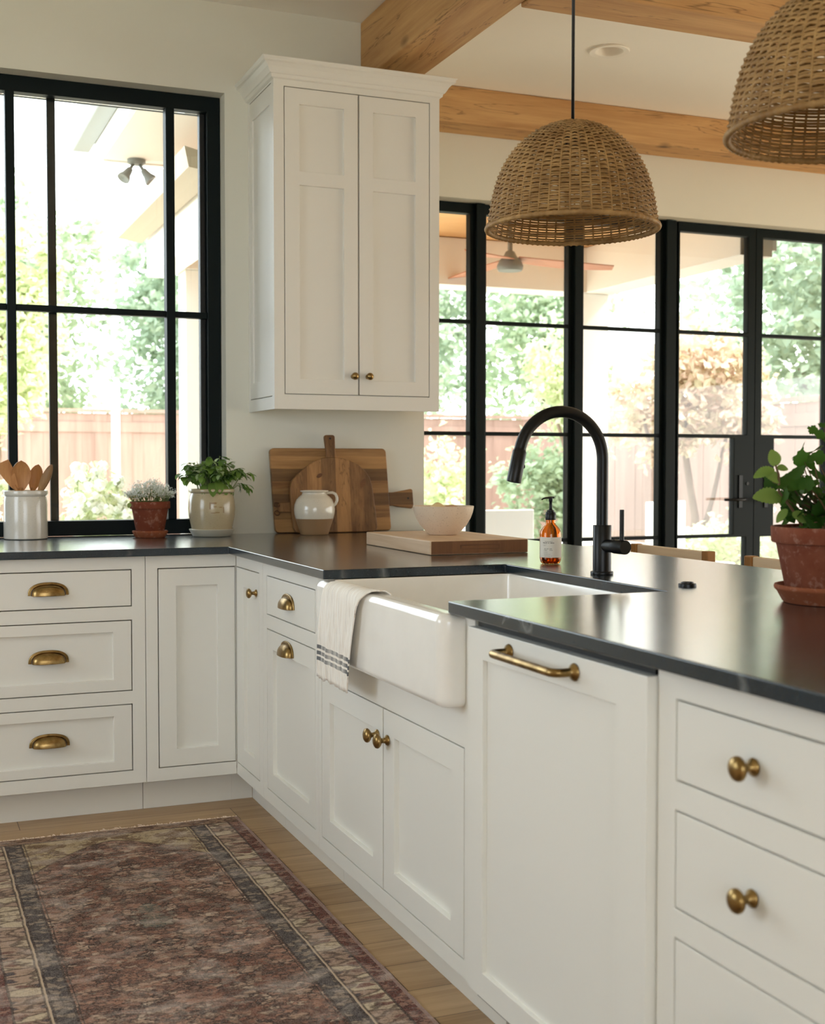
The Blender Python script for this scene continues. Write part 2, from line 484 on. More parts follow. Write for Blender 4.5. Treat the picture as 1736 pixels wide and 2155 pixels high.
w2 = bpy.data.objects.new('window_2', None); COL.objects.link(w2); w2.location = (2.0, 1.73, 0); struct(w2)
Y0, Y1 = 1.700, 1.775
MB().plate([1.221, 3.0], [.0, 2.558], [(1.31, 1.722, .10, 2.506), (1.816, 2.307, .10, 2.506), (2.401, 2.888, .10, 2.506)], XY, Y0 + .02, Y1).build('window_frame', M_black, w2, .003)
for (a, b) in ((1.716, 1.823), (2.301, 2.407), (2.882, 2.999)):
    mid = (a + b) / 2
    MB().box((a + .028, Y0 - .012, 0), (b - .028, Y0 + .019, 2.556)).build('mullion', M_black, w2, .004)
for (a, b) in ((1.31, 1.722), (1.816, 2.307), (2.401, 2.888)):
    for z in (1.945, 1.362, .79):
        MB().box((a, Y0 + .022, z - .010), (b, Y0 + .05, z + .010)).build('muntin', M_black, w2, .002)
    glaze(w2, a, b, .10, 2.506, Y0 + .055)

d1 = bpy.data.objects.new('door_1', None); COL.objects.link(d1); d1.location = (3.53, 1.73, 0); struct(d1)
for k, (a, b) in enumerate(((3.001, 3.529), (3.531, 4.059))):
    st0, st1 = (a + .012, b - .051) if k == 0 else (a + .049, b - .02)
    wide = (b - .139, b) if k == 0 else (a, a + .141)
    holes = []
    for (z0, z1) in ((.18, .782), (.80, 1.352), (1.372, 1.936), (1.955, 2.505)):
        h = [st0, st1, z0, z1]
        if z0 == .80:
            if k == 0: h[1] = wide[0]
            else: h[0] = wide[1]
        holes.append(tuple(h))
    MB().plate([a, b], [.006, 2.556], holes, XY, Y0 + .012, Y0 + .06).build('door_leaf', M_black, d1, .003)
    MB().box((a + .02, Y0 + .033, .15), (b - .02, Y0 + .039, 2.52)).build('glass', M_glass, d1)
hx = 3.434
MB().box((hx - .013, Y0 + .004, .95), (hx + .013, Y0 + .012, 1.14)).build('handle_plate', M_matte, d1, .002)
MB().tube([(hx, Y0 + .004, 1.0), (hx, Y0 - .045, 1.0), (hx - .02, Y0 - .05, 1.0), (hx - .15, Y0 - .05, 1.0)], .008, 10).build('door_handle', M_matte, d1, smooth=True)
MB().box((3.60, Y0 + .004, .95), (3.626, Y0 + .012, 1.14)).build('handle_plate', M_matte, d1, .002)
MB().tube([(3.613, Y0 + .004, 1.0), (3.613, Y0 - .045, 1.0), (3.60, Y0 - .05, 1.0), (3.50, Y0 - .05, 1.0)], .008, 10).build('door_handle', M_matte, d1, smooth=True)
MB().lathe([(0, 0), (.009, 0), (.009, .006), (0, .006)], 20, frame_mat((hx + .05, Y0 + .012, 1.09), (0, -1, 0))).build('lock', M_bronze, d1)
w3 = bpy.data.objects.new('window_3', None); COL.objects.link(w3); w3.location = (4.7, 1.73, 0); struct(w3)
MB().plate([4.061, 5.299], [.0, 2.558], [(4.12, 4.62, .10, 2.506), (4.72, 5.21, .10, 2.506)], XY, Y0 + .02, Y1).build('window_frame', M_black, w3, .003)
for (a, b) in ((4.12, 4.62), (4.72, 5.21)):
    for z in (1.945, 1.362, .79):
        MB().box((a, Y0 + .022, z - .010), (b, Y0 + .05, z + .010)).build('muntin', M_black, w3, .002)
    glaze(w3, a, b, .10, 2.506, Y0 + .055)
# ---------------------------------------------------------------- hardware
def knob(parent, pos, out, r=.018):
    M = frame_mat(pos, out)
    s = r / .018
    prof = [(0, 0), (.0125, 0), (.0135, .002), (.012, .005), (.0075, .008), (.006, .013), (.0066, .018), (.013, .0215), (.0175, .026), (.018, .029), (.0165, .033), (.011, .0365), (.005, .038), (0, .0383)]
    return MB().lathe([(a * s, b * s) for a, b in prof], 32, M).build('knob', M_brass, parent, smooth=True, angle=60)

def ballknob(parent, pos, out, r=.0145):
    M = frame_mat(pos, out)
    prof = [(0, 0), (.010, 0), (.010, .002), (.006, .005), (.005, .010)]
    for i in range(13):
        a = PI * (.12 + .88 * i / 12)
        prof.append((r * math.sin(a), .010 + r - r * math.cos(a)))
    return MB().lathe(prof, 32, M).build('knob', M_brass, parent, smooth=True, angle=70)

def cup(parent, pos, out, right, a=.0625, h=.040, d=.027):
    # bin pull: quarter shell open below, with a stepped flange on the face
    o, r, up = Vector(out), Vector(right), Vector((0, 0, 1))
    P = Vector(pos)
    mb = MB()
    nu, nv = 32, 10
    def se(t, e):
        return math.copysign(abs(t) ** e, t)
    def shell(aa, hh, dd, d0):
        vs = []
        for i in range(nu + 1):
            u = PI * i / nu
            cu, su = se(math.cos(u), .85), abs(math.sin(u)) ** .72
            for j in range(nv + 1):
                v = PI / 2 * j / nv
                vs.append(P + r * (aa * cu) + up * (hh * su * math.cos(v) ** .9) + o * (d0 + dd * su * math.sin(v)))
        return vs
    fs = [(i * (nv + 1) + j, (i + 1) * (nv + 1) + j, (i + 1) * (nv + 1) + j + 1, i * (nv + 1) + j + 1) for i in range(nu) for j in range(nv)]
    mb.add(shell(a * .86, h * .87, d, .001), fs)
    mb.add(shell(a * .82, h * .82, d - .003, .001), fs)
    # lip joining the two shells and the flange
    for sc, rad in ((1.0, .0032), (.93, .0030)):
        pts = []
        for i in range(nu + 1):
            u = PI * i / nu
            pts.append(P + r * (a * sc * se(math.cos(u), .85)) + up * (h * sc * abs(math.sin(u)) ** .72) + o * .002)
        mb.tube(pts, rad, 8)
    pts = []
    for i in range(nu + 1):
        u = PI * i / nu
        pts.append(P + r * (a * .84 * se(math.cos(u), .85)) + o * (.001 + (d - .0015) * abs(math.sin(u)) ** .72))
    mb.tube(pts, .0017, 6)
    return mb.build('cup_pull', M_brass, parent, smooth=True, angle=60)

# ---------------------------------------------------------------- cabinets
G = .0034
def shaker(parent, name, F, u0, u1, z0, z1, panels, T=.02, d=0.0, recess=.0135):
    u0 += G; u1 -= G; z0 += G; z1 -= G
    o = MB().plate([u0, u1], [z0, z1], panels, F, d - T, d).build(name, M_cab, parent, .0012)
    for (a, b, c, e) in panels:
        MB().plate([a - .003, b + .003], [c - .003, e + .003], [], F, d - T + .0035, d - recess).build('panel', M_cab, o)
    return o
def slab(parent, name, F, u0, u1, z0, z1, T=.02, d=0.0):
    return MB().plate([u0 + G, u1 - G], [z0 + G, z1 - G], [], F, d - T, d).build(name, M_cab, parent, .0012)

def cabinet(F, u0, u1, holes, label, depth=.70, ztop=UC - .0008, zb=.1115, kick=True, bodytop=None, ends=0):
    c = F((u0 + u1) / 2, 0, -depth / 2)
    t = thing('base_cabinet', (c[0], c[1], 0), label, 'cabinet')
    MB().plate([u0 + .0004, u1 - .0004], [zb, ztop], holes, F, -.02, 0).build('face_frame', M_cab, t, .0008)
    MB().plate([u0 + .002, u1 - .002], [zb, bodytop or ztop], [], F, -depth, -.0215).build('carcass', M_dark, t)
    if kick:
        MB().plate([u0 + .0004, u1 - .0004], [0.0005, zb - .0005], [], F, -.092, -.075).build('toe_kick', M_cab, t)
    return t

# three drawers under the window
t = cabinet(LFT, -.921, -.283, [(-.876, -.328, .718, .845), (-.876, -.328, .430, .673), (-.876, -.328, .156, .386)], 'white three-drawer base cabinet with brass cup pulls below the window')
o = slab(t, 'drawer', LFT, -.876, -.328, .718, .845); cup(o, LFT(-.602, .767, 0), (0, -1, 0), (1, 0, 0))
o = shaker(t, 'drawer', LFT, -.876, -.328, .430, .673, [(-.812, -.392, .471, .633)]); cup(o, LFT(-.602, .540, -.009), (0, -1, 0), (1, 0, 0))
o = shaker(t, 'drawer', LFT, -.876, -.328, .156, .386, [(-.812, -.392, .192, .346)]); cup(o, LFT(-.602, .260, -.009), (0, -1, 0), (1, 0, 0))
# corner door, left run; its toe kick runs on to meet the peninsula's
KX = .1085
t = cabinet(LFT, -.282, .0335, [(-.241, .031, .155, .845)], 'white base cabinet with one plain door and no knob beside the inside corner')
MB().box((.0336, YF + .0755, .0005), (KX, YF + .092, .111)).build('toe_kick', M_cab, t)
shaker(t, 'door', LFT, -.241, .0325, .155, .845, [(-.177, -.033, .218, .782)])
# narrow door, peninsula
t = cabinet(PEN, -.0285, .315, [(-.027, .271, .153, .845)], 'narrow white base cabinet with a single brass knob on the peninsula at the inside corner')
MB().box((XF + .0755, .0290, .0005), (XF + .092, YF + .0745, .111)).build('toe_kick', M_cab, t)
o = shaker(t, 'door', PEN, -.0275, .271, .153, .845, [(.066, .200, .217, .780)]); knob(o, PEN(.237, .775, 0), (-1, 0, 0), .0165)
# drawer over door
t = cabinet(PEN, .3155, .894, [(.360, .866, .718, .845), (.360, .866, .153, .674)], 'white base cabinet with cup pulls on drawer and tall door left of the sink')
o = slab(t, 'drawer', PEN, .360, .866, .718, .845); cup(o, PEN(.600, .764, 0), (-1, 0, 0), (0, -1, 0))
o = shaker(t, 'door', PEN, .360, .866, .153, .674, [(.425, .803, .214, .611)]); cup(o, PEN(.590, .618, 0), (-1, 0, 0), (0, -1, 0))
# sink base
t = cabinet(PEN, .8945, 1.931, [(.921, 1.880, .150, .605), (1.039, 1.875, .6925, UC - .0008)], 'white sink base cabinet with two knobbed doors below the apron sink', bodytop=.62)
o = shaker(t, 'door', PEN, .921, 1.4025, .150, .605, [(.991, 1.330, .213, .542)]); knob(o, PEN(1.366, .530, 0), (-1, 0, 0))
o = shaker(t, 'door', PEN, 1.4025, 1.880, .150, .605, [(1.475, 1.808, .213, .542)]); knob(o, PEN(1.436, .530, 0), (-1, 0, 0))
# dishwasher with panel front
t = thing('dishwasher', (.35, -2.26, 0), 'panelled dishwasher with long brass bar handle between sink and drawers', 'dishwasher')
MB().box((.037, -2.590, .10), (.62, -1.940, .885)).build('body', M_matte, t)
o = shaker(t, 'door', PEN, 1.9325, 2.6030, .118, .873, [(2.005, 2.505, .174, .809)], T=.028, d=.018, recess=.010)
MB().plate([1.936, 2.596], [.0005, .098], [], PEN, -.11, -.09).build('toe_kick', M_matte, t)
zb = .842
mb = MB()
pts = []
for i in range(7):
    a = PI / 2 * i / 6
    pts.append(PEN(2.124 + .016 - .016 * math.cos(a), zb, .018 + .026 + .016 * math.sin(a)))
p2 = []
for i in range(7):
    a = PI / 2 * (1 - i / 6)
    p2.append(PEN(2.374 - .016 + .016 * math.cos(a), zb, .018 + .026 + .016 * math.sin(a)))
mb.tube([PEN(2.124, zb, .018)] + pts + p2 + [PEN(2.374, zb, .018)], .0078, 14)
for u in (2.124, 2.374):
    mb.lathe([(0, 0), (.015, 0), (.016, .002), (.014, .006), (.009, .009), (.008, .012)], 28, frame_mat(PEN(u, zb, .018), (-1, 0, 0)))
mb.build('bar_handle', M_brass, o, smooth=True, angle=50)
# filler stile + right drawers
t = cabinet(PEN, 2.6025, 3.50, [(2.651, 3.455, .716, .843), (2.651, 3.455, .518, .672), (2.651, 3.455, .320, .474), (2.651, 3.455, .150, .276)], 'white drawer cabinet with round brass knobs right of the dishwasher')
for (z0, z1, zk) in ((.716, .843, .780), (.518, .672, .595), (.320, .474, .397), (.150, .276, .213)):
    o = slab(t, 'drawer', PEN, 2.651, 3.455, z0, z1)
    knob(o, PEN(2.842, zk, 0), (-1, 0, 0)); knob(o, PEN(3.264, zk, 0), (-1, 0, 0))

# countertop
outline = [(-.95, 0), (0, 0), (0, -1.043), (.549, -1.043), (.549, -1.870), (0, -1.870), (0, -3.52), (1.156, -3.52), (1.156, .7875), (.188, .7875), (.188, .8615), (-.95, .8615)]
o = MB().prism(outline, lambda a, b, d: (a, b, d), UC, H).build('countertop', M_stonetop, bevel=.0025, seg=3)
tag(o, 'L-shaped dark soapstone countertop with faint white veins and sink cutout', 'countertop')

# farmhouse sink
def rounded(x0, x1, y0, y1, r, n=5):
    pts = []
    for (cx, cy, a0) in ((x1 - r, y1 - r, 0), (x0 + r, y1 - r, PI / 2), (x0 + r, y0 + r, PI), (x1 - r, y0 + r, 1.5 * PI)):
        for i in range(n + 1):
            a = a0 + PI / 2 * i / n
            pts.append((cx + r * math.cos(a), cy + r * math.sin(a)))
    return pts
t = thing('apron_sink', (.27, -1.457, .64), 'white fireclay apron front sink set into the dark counter', 'sink')
ax0, ax1, ay0, ay1, az0, az1 = -.024, .046, -1.887, -1.033, .690, .8885
def ring_loft(loops):
    vs, fs = [], []
    n = len(loops[0])
    for lp in loops: vs += lp
    for k in range(len(loops) - 1):
        for i in range(n):
            j = (i + 1) % n
            fs.append((k * n + i, k * n + j, (k + 1) * n + j, (k + 1) * n + i))
    return vs, fs
mb = MB()
# basin: outer and inner loops, open at top
OUT = [(.056, .640), (.056, .695), (.012, .695), (.012, .8882)]
loops = [[(x, y, z) for x, y in rounded(x0, .586, -1.8735, -1.0405, .003)] for x0, z in OUT]
for (ins, r, z) in ((0, .022, .8885), (.002, .022, .882), (.004, .026, .70), (.016, .03, .674), (.045, .03, .664)):
    loops.append([(x, y, z) for x, y in rounded(.022 + ins, .552 - ins, -1.862 + ins, -1.052 - ins, r)])
vs, fs = ring_loft(loops)
n = len(loops[0])
fs.append(tuple(range(len(vs) - n, len(vs))))
fs.append(tuple(range(n - 1, -1, -1)))
mb.add(vs, fs)
mb.build('basin', M_sink, t, smooth=True, angle=40)
# apron: front slab returning into the cabinet at both ends, all outer edges well rounded
RC, RE = .030, .019
def apron_loop(dl, z):
    pts = []
    r = max(RC - dl, .002)
    for (cx, cy, a0) in ((ax0 + dl + r, ay0 + dl + r, 1.5 * PI), (ax0 + dl + r, ay1 - dl - r, PI)):
        for i in range(9):
            a = a0 - PI / 2 * i / 8
            pts.append((cx + r * math.cos(a), cy + r * math.sin(a), z))
    out = [(.0332, ay0 + dl, z)] + pts + [(.0332, ay1 - dl, z)]
    return out + [(.0332, ay1 - .0205, z), (.0215, ay1 - .0205, z), (.0215, ay0 + .0205, z), (.0332, ay0 + .0205, z)]
loops = []
for i in range(7):
    a = PI / 2 * i / 6
    loops.append(apron_loop(RE * (1 - math.sin(a)), az0 + RE * (1 - math.cos(a))))
for i in range(7):
    a = PI / 2 * i / 6
    loops.append(apron_loop(RE * (1 - math.cos(a)), az1 - RE * (1 - math.sin(a))))
vs, fs = ring_loft(loops)
n = len(loops[0])
fs += [tuple(range(n)), tuple(range(len(vs) - n, len(vs)))]
MB().add(vs, fs).build('apron', M_sink, t, smooth=True, angle=35)
MB().lathe([(0, .003), (.03, .003), (.042, .001), (.045, .0)], 32, Matrix.Translation((.30, -1.457, .6642))).build('drain', M_brass, t, smooth=True)

# faucet
fx, fy = .628, -1.441
t = thing('faucet', (fx, fy, H), 'matte black gooseneck pull-down faucet behind the sink', 'faucet')
T = Matrix.Translation((fx, fy, H))
MB().lathe([(0, 0), (.0290, 0), (.0296, .002), (.0296, .007), (.0285, .0085), (.0238, .009)], 40, T).build('base_flange', M_matte, t, smooth=True, angle=40)
MB().lathe([(.0238, .009), (.0238, .1270), (.0228, .1285), (.015, .1285)], 40, T).build('body', M_matte, t, smooth=True, angle=40)
RR, zc = .121, 1.214
pts = [(fx, fy, 1.043), (fx, fy, 1.10), (fx, fy, 1.16), (fx, fy, zc)]
for i in range(1, 29):
    a = math.radians(168) * i / 28
    pts.append((fx - RR + RR * math.cos(a), fy, zc + RR * math.sin(a)))
MB().tube(pts, .0150, 24).build('spout', M_matte, t, smooth=True, angle=50)
e = Vector(pts[-1]); dr = Vector((-math.sin(math.radians(168)), 0, math.cos(math.radians(168))))
o = MB().lathe([(.0150, .001), (.0155, .006), (.0165, .0075), (.0178, .010), (.0186, .085), (.0180, .088), (.0150, .0885), (.0140, .083), (0, .083)], 36, frame_mat(e - dr * .003, dr)).build('spray_head', M_matte, t, smooth=True, angle=40)
bp = e + dr * .045 + Vector((.0175, 0, 0))
MB().lathe([(0, 0), (.0055, 0), (.006, .003), (.0045, .0055), (0, .006)], 20, frame_mat(bp - Vector((0.001, 0, 0)), (1, 0, .2))).build('spray_button', M_matte, o, smooth=True)
hz = .991
M_ = frame_mat((fx, fy, hz), (.08, -1, 0))
MB().lathe([(.0165, .015), (.0165, .052), (.0155, .053), (.0155, .055), (.0182, .0555), (.0182, .100), (.0172, .1015), (0, .1015)], 36, M_).build('handle_hub', M_matte, t, smooth=True, angle=40)
lv = M_ @ Vector((0, 0, .085))
MB().tube([(lv.x, lv.y, hz + .015), (lv.x, lv.y, hz + .095)], .0058, 14).build('handle_lever', M_matte, t, smooth=True, angle=50)

# air switch button
o = MB().lathe([(0, .0085), (.012, .0085), (.0125, .0105), (.0145, .0105), (.0150, .008), (.0205, .0068), (.0212, .0045), (.0212, 0), (0, 0)], 40, Matrix.Translation((.648, -1.793, H))).build('air_switch_button', M_matte, smooth=True, angle=40)
tag(o, 'small round black air switch button on the counter right of faucet', 'button')

# upper cabinet
UX0, UX1, UY, UZ0, UZ1 = .286, .9755, .413, 1.4135, 2.70
t = thing('wall_cabinet', (.63, .60, UZ0), 'tall white two-door wall cabinet with crown moulding above the cutting boards', 'cabinet')
UPF = lambda u, z, d: (u, UY - d, z)
MB().plate([UX0, UX1], [UZ0, UZ1], [(.327, .934, 1.470, 2.645)], UPF, -.02, 0).build('face_frame', M_cab, t, .0008)
MB().plate([UX0 + .018, UX1 - .0], [UZ0 + .02, UZ1], [], UPF, -(YW - UY) + .0008, -.0215).build('carcass', M_cab, t, .001)
SIDE = lambda u, z, d: (UX0 + .016 - d, u, z)
MB().plate([UY + .0205, YW - .001], [UZ0, UZ1], [(.445, .770, 1.462, 2.662)], SIDE, 0, .016).build('side_frame', M_cab, t, .0008)
o = shaker(t, 'side_panel', SIDE, .445, .770, 1.462, 2.662, [(.475, .727, 1.530, 2.585)], T=.012, d=.015, recess=.006)
for (a, b, pa, pb, kx) in ((.327, .631, .389, .570, .607), (.631, .934, .692, .872, .669)):
    o = shaker(t, 'door', UPF, a, b, 1.470, 2.645, [(pa, pb, 1.530, 2.275), (pa, pb, 2.327, 2.582)])
    ballknob(o, UPF(kx, 1.546, 0), (0, -1, 0))
# crown: profile swept round three sides with mitred corners
prof = [(0.0, 2.668), (.010, 2.672), (.012, 2.684), (.018, 2.686), (.022, 2.692), (.030, 2.706), (.042, 2.718), (.050, 2.722), (.050, 2.728), (.056, 2.736), (.054, 2.738), (-.005, 2.738)]
vs, fs = [], []
k = len(prof)
for (px, py, sx, sy) in ((UX0, YW - .001, -1, 0), (UX0, UY, -1, -1), (UX1, UY, 1, -1), (UX1, YW - .001, 1, 0)):
    for (o_, z) in prof:
        vs.append((px + sx * o_, py + sy * o_, z))
for s in range(3):
    for i in range(k):
        j = (i + 1) % k
        fs.append((s * k + i, s * k + j, (s + 1) * k + j, (s + 1) * k + i))
fs.append(tuple(range(k))); fs.append(tuple(range(3 * k, 4 * k)))
vs += [(UX0 + .004, UY + .004, 2.7375), (UX1 - .004, UY + .004, 2.7375), (UX1 - .004, YW - .001, 2.7375), (UX0 + .004, YW - .001, 2.7375)]
fs.append((4 * k, 4 * k + 1, 4 * k + 2, 4 * k + 3))
MB().add(vs, fs).build('crown_moulding', M_cab, t, .001)
# ---------------------------------------------------------------- things on the counter
def lathe_thing(name, prof, pos, mat, parent=None, n=56, angle=45, closed=True, M=None):
    return MB().lathe(prof, n, M or Matrix.Translation(pos), closed=closed).build(name, mat, parent, smooth=True, angle=angle)

# utensil crock
cx, cy = -.607, .728
o = lathe_thing('utensil_crock', [(0, .001), (.0765, .001), (.0805, .004), (.081, .010), (.081, .145), (.079, .155), (.0775, .163), (.083, .168), (.084, .174), (.083, .184), (.080, .186), (.075, .183), (.072, .165), (.073, .02), (.068, .012), (0, .012)], (cx, cy, H), M_crock, closed=False)
tag(o, 'white glazed stoneware crock of wooden utensils at the window', 'crock')

def utensil(base, top, kind, label, mat, face, wid=.03, ln=.085):
    b, tp = Vector(base), Vector(top)
    z = (tp - b).normalized()
    f = Vector(face); f = (f - z * f.dot(z)).normalized()
    s = z.cross(f).normalized()
    L = (tp - b).length
    mb = MB()
    hl = L - ln
    mb.tube([b + z * (hl * i / 6) for i in range(7)] + [b + z * (hl + .012)], [.0055] * 6 + [.0065, .0072], 10)
    o = None
    nl, nw = 14, 8
    front, back = [], []
    for i in range(nl + 1):
        a = i / nl
        if kind == 'spoon':
            w = wid * (math.sin(PI * min(1, (a * .93 + .07)) ** 1.25)) ** .62 if a < 1 else .0
            w = max(w, .0065 * (1 - a))
            dep = .012 * math.sin(PI * a) ** .8
        else:
            w = .008 + (wid - .008) * min(1, a * 1.6) ** .7
            dep = .0
        for j in range(nw + 1):
            q = -1 + 2 * j / nw
            c = b + z * (hl + ln * a) + s * (w * q)
            bow = dep * (1 - q * q)
            front.append(c - f * (bow * .9) + f * .0035 * (1 if kind == 'spoon' else .8))
            back.append(c - f * (bow * 1.0 + .0035 * math.cos(q * PI / 2) + .001))
    fs = []
    W = nw + 1
    nb = len(front)
    for i in range(nl):
        for j in range(nw):
            fs.append((i * W + j, i * W + j + 1, (i + 1) * W + j + 1, (i + 1) * W + j))
            fs.append((nb + i * W + j + 1, nb + i * W + j, nb + (i + 1) * W + j, nb + (i + 1) * W + j + 1))
        for j in (0, nw):
            fs.append((i * W + j, (i + 1) * W + j, nb + (i + 1) * W + j, nb + i * W + j))
    for i in (0, nl):
        for j in range(nw):
            fs.append((i * W + j, nb + i * W + j, nb + i * W + j + 1, i * W + j + 1))
    h = MB(); h.add(front + back, fs)
    root = thing(kind if kind != 'spoon' else 'wooden_spoon', b, label, 'utensil', None)
    mb.build('handle', mat, root, smooth=True, angle=50)
    h.build('bowl' if kind == 'spoon' else 'blade', mat, root, smooth=True, angle=60)
    return root
vf = (-.15, -1, .1)
utensil((cx + .045, cy - .045, H + .02), (cx - .085, cy - .012, H + .293), 'spatula', 'flat-ended wooden spatula leaning leftmost in the crock', M_spoon, (.1, -1, .15), .026, .11)
utensil((cx - .018, cy + .02, H + .02), (cx - .0165, cy - .028, H + .300), 'spoon', 'wooden spoon with broad upright bowl in the crock centre', M_spoon, (.0, -1, .0), .036, .118)
utensil((cx - .01, cy + .03, H + .02), (cx + .052, cy + .022, H + .285), 'spoon', 'wooden spoon standing behind the tilted one in the crock', M_spoon, (-.35, -1, 0), .026, .105)
utensil((cx - .02, cy - .03, H + .02), (cx + .096, cy - .028, H + .284), 'spoon', 'wooden spoon tilted to the right seen from its side in crock', M_spoon2, (-.75, -.6, .2), .022, .125)

def leaf(mb, base, d, up, L, W, droop=.4, fold=.25, mat=0, n=6, scal=0.0, rnd=R):
    # ovate leaf strip, folded along midrib
    d = Vector(d).normalized(); up = Vector(up)
    s = d.cross(up)
    if s.length < 1e-4: s = Vector((1, 0, 0))
    s.normalize(); nrm = s.cross(d).normalized()
    vs, fs = [], []
    p = Vector(base); ang = 0.0
    for i in range(n + 1):
        a = i / n
        w = W * (math.sin(PI * min(1, (a * .95 + .03)) ** .85)) ** .8 if 0 < a < 1 else (W * .08 if a == 0 else 0.0)
        if scal: w *= 1 + scal * (1 if i % 2 else -1)
        dd = (d * math.cos(ang) - nrm * math.sin(ang))
        nn = (nrm * math.cos(ang) + d * math.sin(ang))
        vs += [p + s * w + nn * (w * fold), p, p - s * w + nn * (w * fold)]
        p = p + dd * (L / n); ang += droop / n * 1.6
    for i in range(n):
        b = i * 3
        fs += [(b, b + 1, b + 4, b + 3), (b + 1, b + 2, b + 5, b + 4)]
    mb.add(vs, fs, mat)

def soil_disc(parent, pos, r):
    vs, fs = [], []
    mb = MB().lathe([(r, -.004), (r * .8, .002), (r * .4, .004), (0, .005)], 32, Matrix.Translation(pos))
    return mb.build('soil', M_soil, parent, smooth=True)

# small terracotta pot with white flowers
px, py = -.148, .655
t = thing('flower_pot', (px, py, H), 'small terracotta pot of tiny white blossoms on the window counter', 'potted plant')
lathe_thing('saucer', [(0, .001), (.056, .001), (.059, .004), (.0665, .018), (.0685, .022), (.0685, .026), (.066, .028), (.063, .026), (.056, .009), (0, .008)], (px, py, H), M_terra2, t, closed=False)
lathe_thing('pot', [(0, .010), (.049, .010), (.052, .013), (.070, .112), (.0765, .113), (.078, .116), (.078, .139), (.0765, .141), (.073, .141), (.071, .128), (0, .128)], (px, py, H), M_terra, t, closed=False)
soil_disc(t, (px, py, H + .133), .070)
st, lf, fl = MB(), MB(), MB()
for i in range(175):
    a = R.uniform(0, 2 * PI); rr = .066 * math.sqrt(R.random())
    b = Vector((px + rr * math.cos(a), py + rr * math.sin(a), H + .133))
    out = Vector((math.cos(a), math.sin(a), 0))
    hgt = (.088 - .055 * (rr / .066) ** 2) * R.uniform(.55, 1.0) + .008
    tip = b + out * (rr * .48 + .002) * R.uniform(.3, 1.15) + Vector((R.uniform(-.006, .006), R.uniform(-.006, .006), hgt))
    if i in (3, 40, 77): tip += out * .02
    st.tube([b, (b + tip) / 2 + Vector((0, 0, .006)), tip], .0007, 4, caps=False)
    for k in range(6):
        q = b.lerp(tip, R.uniform(.2, .95))
        leaf(lf, q, (R.uniform(-1, 1), R.uniform(-1, 1), R.uniform(0, .8)), (0, 0, 1), R.uniform(.006, .012), .0024, .4, n=3)
    for k in range(R.randint(14, 22)):
        c = tip + Vector((R.gauss(0, .0055), R.gauss(0, .0055), R.gauss(-.003, .0045)))
        r0 = R.uniform(.0015, .0026)
        nv = Vector((R.uniform(-1, 1), R.uniform(-1.3, .5), R.uniform(.1, 1))).normalized()
        Mx = frame_mat(c, nv)
        ang0 = R.uniform(0, PI)
        for m in range(4):
            aa = ang0 + m * PI / 2
            ca, sa = math.cos(aa), math.sin(aa)
            q = [Vector((0, 0, 0)), Vector((r0 * (ca - .55 * sa), r0 * (sa + .55 * ca), .0004)), Vector((r0 * 1.35 * ca, r0 * 1.35 * sa, .0006)), Vector((r0 * (ca + .55 * sa), r0 * (sa - .55 * ca), .0004))]
            fl.add([Mx @ v for v in q], [(0, 1, 2, 3)])
leaf(lf, (px - .082, py - .03, H + .137), (-.4, -.3, -1), (0, -1, .3), .022, .008, .2)
st.build('stems', M_stem, t)
lf.build('leaves', M_sprig, t, recalc=False, smooth=True)
fl.build('blossoms', M_petal, t, recalc=False)

# stoneware pot with leafy herb
px, py = .093, .640
t = thing('herb_pot', (px, py, H), 'bushy green herb in a squat tan stoneware pot on saucer', 'potted plant')
lathe_thing('saucer', [(0, .001), (.072, .001), (.075, .003), (.089, .026), (.0895, .029), (.087, .031), (.084, .029), (.076, .010), (0, .009)], (px, py, H), M_saucer, t, closed=False)
spot = [(0, .012), (.074, .012), (.077, .016), (.079, .026), (.085, .055), (.091, .085), (.0925, .110), (.091, .135), (.086, .160), (.083, .168), (.0825, .172), (.088, .174), (.090, .178), (.0905, .184), (.088, .188), (.083, .188), (.080, .176), (.084, .150), (.084, .10), (0, .10)]
lathe_thing('pot', spot, (px, py, H), M_stone, t, closed=False)
# faded stamp pressed in the glaze, wrapped on the belly
def on_pot(a, z, off=.0004):
    rr = .0
    for (r0, z0), (r1, z1) in zip(spot[3:8], spot[4:9]):
        if z0 <= z <= z1:
            rr = r0 + (r1 - r0) * (z - z0) / (z1 - z0)
    rr += off
    return (px + rr * math.cos(a), py + rr * math.sin(a), H + z)
mk = MB()
A0 = -PI / 2 - .22
def stroke(a0, a1, z0, z1):
    n = 4
    vs = []
    for i in range(n + 1):
        a = a0 + (a1 - a0) * i / n
        for z in (z0, z1):
            vs.append(on_pot(A0 + a, z, .0006))
    mk.add(vs, [(2 * i, 2 * i + 2, 2 * i + 3, 2 * i + 1) for i in range(n)])
stroke(-.12, .19, .131, .137); stroke(-.12, -.05, .110, .131); stroke(.06, .19, .118, .122)
stroke(-.05, .14, .0945, .0975); stroke(.14, .32, .0955, .0995); stroke(.48, .53, .096, .119); stroke(.30, .44, .116, .1195)
mk.build('stamp', M_stonemark, t, recalc=False)
soil_disc(t, (px, py, H + .165), .080)
st, lf, lv2 = MB(), MB(), MB()
R2 = random.Random(21)
